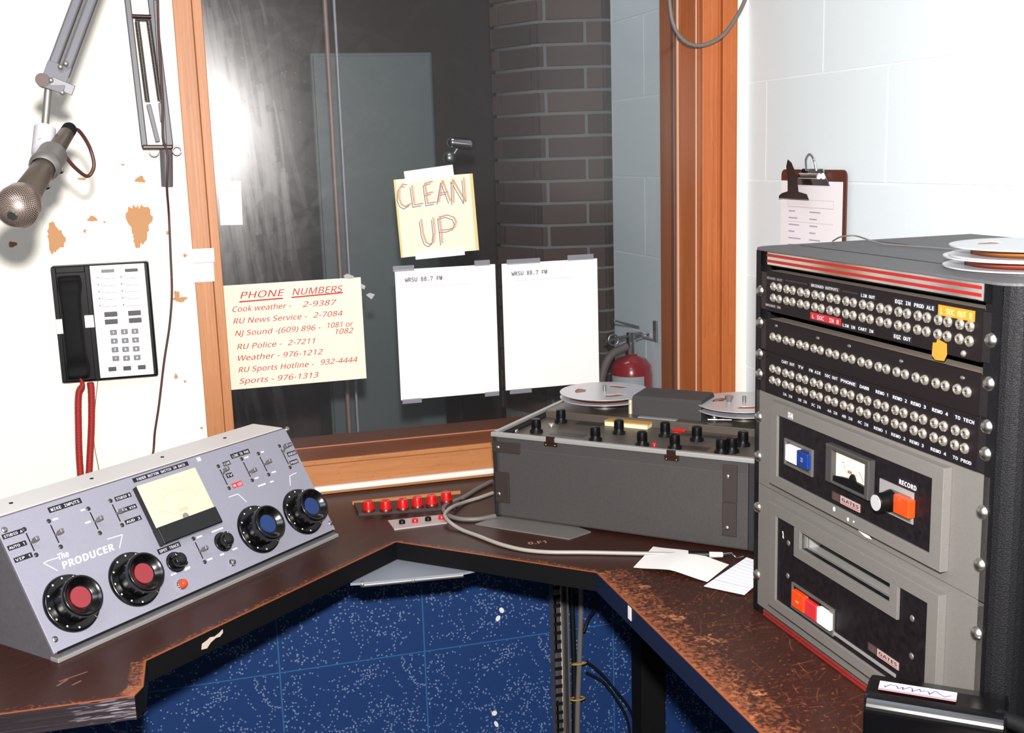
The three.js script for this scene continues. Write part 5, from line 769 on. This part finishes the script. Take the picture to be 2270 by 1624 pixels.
{
  const z = WZ + 0.03, q = (a, b, dz = 0) => onZ(a / 2.9, b / 2.9, z + dz);
  const A = thing('spring_boom', 'empty grey spring boom arm hanging flat against the wall', 'boom arm', [0, 0, 0]);
  const ext = (p, r) => p.clone().addScaledVector(p.clone().sub(r), (CEIL - 0.35 - p.y) / (p.y - r.y));
  const l0 = q(930, 945), l1 = q(820, 0), r0 = q(1090, 940), r1 = q(975, 0);
  part('arm_bar', bar(l0, ext(l1, l0), 0.011, 0.008, V(1, 0, 0)), mats.armGrey, A);
  part('arm_bar', bar(r0, ext(r1, r0), 0.014, 0.008, V(1, 0, 0)), mats.armGrey, A);
  part('arm_bar', bar(q(1060, 930, 0.004), q(1000, 0, 0.004), 0.008, 0.006, V(1, 0, 0)), mats.armGrey, A);
  const springOf = (a, b) => { const p = new THREE.LineCurve3(a, b); class S extends THREE.Curve { getPoint(t, o = V(0, 0, 0)) { const c = p.getPoint(t), w = t * 60 * 6.2832; return o.copy(c).add(V(Math.cos(w) * 0.0036, 0, Math.sin(w) * 0.0036)); } } return new THREE.TubeGeometry(new S(), 720, 0.0011, 5); };
  part('spring', springOf(q(882, 140, 0.006), q(948, 650, 0.006)), mats.spring, A); part('spring', springOf(q(955, 135, 0.006), q(1028, 645, 0.006)), mats.spring, A);
  part('spring_bar', [rod(q(850, 103, 0.006), q(972, 107, 0.006), 0.0035), rod(q(868, 125, 0.006), q(968, 128, 0.006), 0.0022)], mats.bronze, A);
  part('link', bar(q(955, 670, 0.006), q(1015, 910, 0.004), 0.008, 0.004, V(1, 0, 0)), mats.armGrey, A);
  part('link', bar(q(1032, 660, 0.006), q(1045, 780, 0.004), 0.008, 0.004, V(1, 0, 0)), mats.armGrey, A);
  part('cross_plate', [bar(q(915, 945, 0.004), q(1112, 945, 0.004), 0.008, 0.012, V(0, 1, 0))], mats.bronze, A);
  part('wire_ring', [new THREE.TorusGeometry(0.0075, 0.0012, 8, 24).translate(...q(1138, 968, 0.004).toArray()), new THREE.TorusGeometry(0.008, 0.0012, 8, 24, Math.PI).rotateZ(Math.PI).translate(...q(990, 975, 0.004).toArray())], mats.steel, A);
  const t0 = q(1068, 960), t1 = q(1075, 1195); part('socket_tube', rod(t1, t0, 0.0105, 18, 0.012), mats.armGrey, A);
  part('wall_bracket', span(ext(l1, l0).x - 0.03, ext(r1, r0).x + 0.03, CEIL - 0.38, CEIL - 0.3, WZ, WZ + 0.05, 0.004), mats.armGrey, A);
  const c = (x, y, d = 0) => onZ(x, y, WZ + 0.012 + d);
  solo('cable', 'dark brown cable running down the wall from the spring boom', 'cable', tube([q(1010, -300, 0.012), q(1020, 200, 0.012), q(1046, 700, 0.014), q(1050, 900, 0.014), c(371, 340, 0.036), c(370, 412, 0.03), c(374, 470), c(378, 560), c(381, 650), c(376, 720), c(364, 800), c(352, 900), c(343, 960), c(340, 1000), c(334, 1022, 0.02), c(333, 1060, 0.03)], 0.0022, 120, 8), mats.cableBrown);
}
// ================================================================ clipboard on the block wall
{
  const wn = V(1, 0, -0.0335).normalize(), w0 = V(1.0887, 0, 0), wz = V(0.0335, 0, 1).normalize();
  const on = (px, py, d) => onPlane(px, py, wn, w0.clone().addScaledVector(wn, -d));
  const a = on(1735, 375, 0.004), b = on(1880, 375, 0.004), W = a.distanceTo(b), H = 0.318;
  const C = thing('clipboard', 'brown hardboard clipboard with a printed form hanging on the block wall', 'clipboard', [a.x, a.y, a.z], -(Math.PI / 2) + Math.atan(0.0335));
  part('board', extr(rrect(0, W, -H, 0, 0.012), 0.003, 0.0006).translate(0, 0, 0), mats.hardboard, C);
  const form = M(0xffffff, 0.85, 0, { map: tex(canvas(850, 1100, (c, w, h) => { c.fillStyle = '#efe9ec'; c.fillRect(0, 0, w, h); c.strokeStyle = 'rgba(150,110,120,0.45)'; c.fillStyle = 'rgba(90,80,130,0.5)'; c.lineWidth = 3; for (const y of [210, 330, 640, 860, 1020]) { c.beginPath(); c.moveTo(110, y); c.lineTo(740, y); c.stroke(); } c.strokeRect(110, 150, 630, 60); for (let i = 0; i < 26; i++) c.fillRect(120 + (i % 2) * 300, 240 + Math.floor(i / 2) * 55, rr(50, 180), 10); })) });
  const fs = part('form_sheet', box(W - 0.012, H - 0.05, 0.001, W / 2 - 0.004, -0.022 - (H - 0.05) / 2, 0.0038), form, C); fs.userData.label = 'white printed form';
  part('clip_base', extr([[0.05, -0.03], [0.17, -0.03], [0.145, 0.002], [0.075, 0.002]], 0.004, 0.001).translate(0.008, 0, 0.003), mats.chrome, C);
  part('clip_spring', [rod(V(0.085, -0.012, 0.012), V(0.15, -0.012, 0.012), 0.006), tube([[0.1, -0.002, 0.008], [0.105, 0.022, 0.012], [0.118, 0.03, 0.012], [0.13, 0.022, 0.012], [0.135, -0.002, 0.008]], 0.0022, 24, 8)], mats.chrome, C);
  part('clip_lever', extr([[0.02, -0.058], [0.128, -0.058], [0.118, -0.048], [0.088, -0.044], [0.074, -0.012], [0.05, 0.012], [0.036, 0.018], [0.034, 0.004], [0.046, -0.026], [0.05, -0.044], [0.03, -0.048], [0.02, -0.053]], 0.0016, 0.0004).rotateX(-0.12).translate(0.012, 0.002, 0.019), mats.bronze, C);  // bronze tone paints in the dark room mirrored by a chrome lever
}
// ================================================================ things on the desk
const cableOnDesk = (pts, r, h0 = 0) => pts.map(([x, y, h]) => { const k = DESK + r + 0.0005 + (h || h0); return onY(x, y, k); });
{
  const zd = (a, b) => [640 + a / 3.866, 880 + b / 3.866];
  const strip = (name, label, cat, pts, th, m) => { const q = pts.map(([a, b]) => Dk(...zd(a, b))); return [q, extr(q.map(([x, z]) => [x, -z]), th).rotateX(-Math.PI / 2).translate(0, DESK, 0)]; };
  const [q1, g1] = strip('', '', '', [[560, 930], [600, 1018], [1430, 960], [1490, 880]], 0.006);
  const B = thing('button_panel', 'dark wooden strip of six red push buttons let into the desk', 'button panel', [0, 0, 0]);
  part('base_strip', g1, M(0x2e1d19, 0.5), B);
  part('back_trim', (() => { const a = Dk(...zd(545, 918)), b = Dk(...zd(1470, 825)); const L = Math.hypot(b[0] - a[0], b[1] - a[1]); return box(L, 0.006, 0.005).rotateY(-Math.atan2(b[1] - a[1], b[0] - a[0])).translate((a[0] + b[0]) / 2, DESK + 0.003, (a[1] + b[1]) / 2); })(), mats.oak, B);
  for (const [a, b] of [[690, 985], [838, 980], [985, 968], [1110, 950], [1232, 935], [1358, 905]]) { const p = onY(...zd(a, b), DESK + 0.006); const k = part('push_button', lathe([[0, 0.021], [0.0075, 0.021], [0.0092, 0.019], [0.0112, 0.006], [0.0116, 0.004]], 24).translate(p.x, p.y, p.z - 0.006), mats.redCap, B); part('button_collar', lathe([[0.0095, 0.0055], [0.0118, 0.0052], [0.012, 0]], 24).translate(p.x, p.y, p.z - 0.006), M(0x5a1614, 0.35), k); }
  const [q2, g2] = strip('', '', '', [[850, 1065], [905, 1140], [1375, 1080], [1330, 1015]], 0.0025);
  const J = thing('jack_plate', 'aluminium strip with black and red jacks set on the desk', 'jack plate', [0, 0, 0]);
  part('plate', g2, M(0xb9a9a8, 0.5, 0.3), J);
  [[972, 1080], [1083, 1070], [1195, 1055], [1310, 1042]].forEach(([a, b], i) => { const p = onY(...zd(a, b), DESK + 0.0025); const o = part('jack', lathe([[0, 0.003], [0.002, 0.003], [0.003, 0.007], [0.0055, 0.006], [0.006, 0]], 18).translate(p.x, p.y, p.z), i % 2 ? mats.redCap : mats.black, J); o.userData.label = i % 2 ? 'red jack' : 'black jack'; });
  const [q3, g3] = strip('', '', '', [[1600, 1095], [2405, 1222], [2590, 1160], [2480, 1120], [1800, 1020]], 0.0022);
  solo('metal_plate', 'thin bare metal plate under the front corner of the tape recorder', 'metal plate', g3, mats.alu);
  { const p = Dk(1267, 1192); }
  // cables
  solo('cable', 'grey cable curling from behind the recorder and under its corner', 'cable', tube(cableOnDesk([[1090, 1066], [1060, 1082], [1025, 1103], [990, 1118], [983, 1130], [996, 1143], [1022, 1150], [1060, 1150], [1098, 1143]], 0.0042), 0.0042, 60, 8), mats.cableGrey);
  solo('cable', 'long grey cable running along the desk edge to a jack plug', 'cable', tube(cableOnDesk([[1092, 1092], [1064, 1102], [1032, 1112], [1000, 1125, 0.008], [986, 1140, 0.008], [996, 1156, 0.006], [1020, 1172], [1062, 1188], [1110, 1206], [1160, 1218], [1210, 1223], [1300, 1224], [1400, 1226], [1528, 1228]], 0.0036), 0.0036, 110, 8), M(0x98928c, 0.4));
  const p0 = onY(1526, 1228, DESK + 0.007), p1 = onY(1572, 1229, DESK + 0.007), p2 = onY(1602, 1229, DESK + 0.007), p3 = onY(1622, 1226, DESK + 0.007);
  const J2 = thing('jack_plug', 'black jack plug with a metal tip lying behind the loose papers', 'plug', [0, 0, 0]);
  part('sleeve', rod(p0, p1, 0.006, 16, 0.0068), mats.black, J2); part('collar', rod(p1, p2, 0.0052, 14, 0.0045), mats.cableWhite, J2); part('tip', rod(p2, p3, 0.0032, 12, 0.002), mats.chrome, J2);
  solo('wire', 'short bare wire by the metal tip of the jack plug', 'wire', tube([p3, onY(1628, 1232, DESK + 0.006), onY(1634, 1236, DESK + 0.003), onY(1648, 1233, DESK + 0.003)], 0.0016, 20, 6), mats.chrome);
}
{
  const ruled = M(0xffffff, 0.85, 0, { map: tex(canvas(512, 512, (c) => { c.fillStyle = '#eeeef2'; c.fillRect(0, 0, 512, 512); c.fillStyle = 'rgba(120,130,170,0.35)'; for (let y = 40; y < 512; y += 44) c.fillRect(0, y, 512, 6); c.fillStyle = 'rgba(90,90,100,0.6)'; c.fillRect(0, 400, 512, 4); })) });
  const flat = (name, label, pts, m, lift, fold) => {
    const q = pts.map(([a, b]) => onY(a, b, DESK + 0.001)), c = q[0].clone().add(q[2]).multiplyScalar(0.5), N = 12, pos = [], uv = [], idx = [];
    for (let s = 0; s < 2; s++) for (let j = 0; j <= N; j++) for (let i = 0; i <= N; i++) { const u = i / N, v = j / N, p = q[0].clone().lerp(q[1], u).lerp(q[3].clone().lerp(q[2], u), v); pos.push(p.x - c.x, 0.0012 - s * 0.0006 + lift(u, v), p.z - c.z); uv.push(u, 1 - v); }
    const K = (N + 1) * (N + 1); for (let j = 0; j < N; j++) for (let i = 0; i < N; i++) { const a = j * (N + 1) + i; idx.push(a, a + N + 1, a + 1, a + 1, a + N + 1, a + N + 2, K + a, K + a + 1, K + a + N + 1, K + a + 1, K + a + N + 2, K + a + N + 1); }
    const g = new THREE.BufferGeometry(); g.setAttribute('position', new THREE.Float32BufferAttribute(pos, 3)); g.setAttribute('uv', new THREE.Float32BufferAttribute(uv, 2)); g.setIndex(idx); g.computeVertexNormals();
    return solo(name, label, 'paper', g, m, [c.x, DESK, c.z]);
  };
  flat('paper', 'creased blank paper lying on the desk in front of the recorder', [[1448, 1212], [1616, 1252], [1568, 1290], [1404, 1258]], mats.paper, (u, v) => 0.008 * Math.abs(Math.sin(u * 3.1416 * 1.0)) * (1 - Math.abs(u - 0.52) * 1.2) + 0.0008);
  flat('paper', 'ruled paper tucked against the corner of the equipment rack', [[1655, 1236], [1720, 1262], [1650, 1322], [1560, 1300]], ruled, (u, v) => 0.001 + 0.002 * u);
}
// black case at the foot of the rack
{
  const h = 0.11, y = DESK + h, a = onY(1922, 1546, y), b = onY(2165, 1586, y), c = onY(1935, 1512, y), d = onY(2135, 1548, y);
  const ex = b.clone().sub(a).normalize(), L = 0.2, n = V(ex.z, 0, -ex.x), ry = Math.atan2(-ex.z, ex.x);
  const B = thing('carrying_case', 'glossy black case with a handwritten label at the foot of the rack', 'case', [a.x, DESK, a.z], ry);
  const dep = 0.06;
  part('body', extr([[0, 0], ...Array.from({ length: 9 }, (_, i) => [0.016 - 0.016 * Math.cos(i / 8 * 1.5), h - 0.016 + 0.016 * Math.sin(i / 8 * 1.5)]), [dep - 0.02, h + 0.002], [dep, h - 0.002], [dep, 0]], 0.135, 0.003).rotateY(Math.PI / 2).translate(-0.004, 0, 0.0), mats.blackGloss, B);
  const lb = part('label_strip', printed(0.075, 0.016, 0.0004, (k, w, hh) => { k.fillStyle = '#e8dde0'; k.fillRect(0, 0, w, hh); k.strokeStyle = '#2c2c70'; k.lineWidth = 4; k.beginPath(); for (let i = 0; i < 22; i++) k.lineTo(10 + i * w / 24 + rr(-6, 6), hh * rr(0.25, 0.75)); k.stroke(); k.fillStyle = '#c8505c'; k.fillRect(0, hh * 0.86, w, hh * 0.12); }, 3000).rotateX(-1.45).translate(0.046, h + 0.0035, -0.026), sheetMat, B); lb.userData.label = 'white label with blue handwriting';
  part('strap', [tube([[0.12, h - 0.006, -0.02], [0.15, h - 0.012, -0.014], [0.19, h - 0.05, 0.0], [0.22, h - 0.1 + 0.03, 0.01]], 0.008, 24, 10)], mats.blackMatt, B);
}
// reels stacked on the rack
{
  const y = DESK + 20.76 * I + 0.0004, c = onY(2281, 588, y), G = reelGeo(0.0889, 0.066);
  reel('tape_reel', 'lower of two grey tape reels stacked on the rack', [c.x, y, c.z], 0.9, G, mats.tapeRed);
  reel('tape_reel', 'upper of two grey tape reels stacked on the rack', [c.x + 0.006, y + 0.0118, c.z + 0.002], 0.1, G, M(0xa8642c, 0.45));
  const w = (px, py, h = 0.0012) => onY(px, py, y + h);
  solo('wire', 'thin wire trailing across the top of the rack', 'wire', tube([w(1846, 534), w(1868, 524, 0.012), w(1892, 522, 0.014), w(1925, 531, 0.006), w(1960, 541), w(1990, 543), w(2060, 548), w(2135, 554)], 0.0011, 60, 6), mats.cableGrey);
}
// grey cable looped over the window corner
{
  const q = (x, y, z = 0.15) => onZ(x, y, z);
  solo('cable', 'grey cable drooping in a loop before the window corner', 'cable', tube([q(1470, -560, 0.14), q(1478, -260), q(1484, 0), q(1494, 58), q(1518, 92), q(1552, 101), q(1598, 82), q(1632, 38), q(1654, -8), q(1690, -160), q(1720, -560, 0.16)], 0.0042, 90, 8), mats.cableGrey);
}
renderer.render(scene, camera);
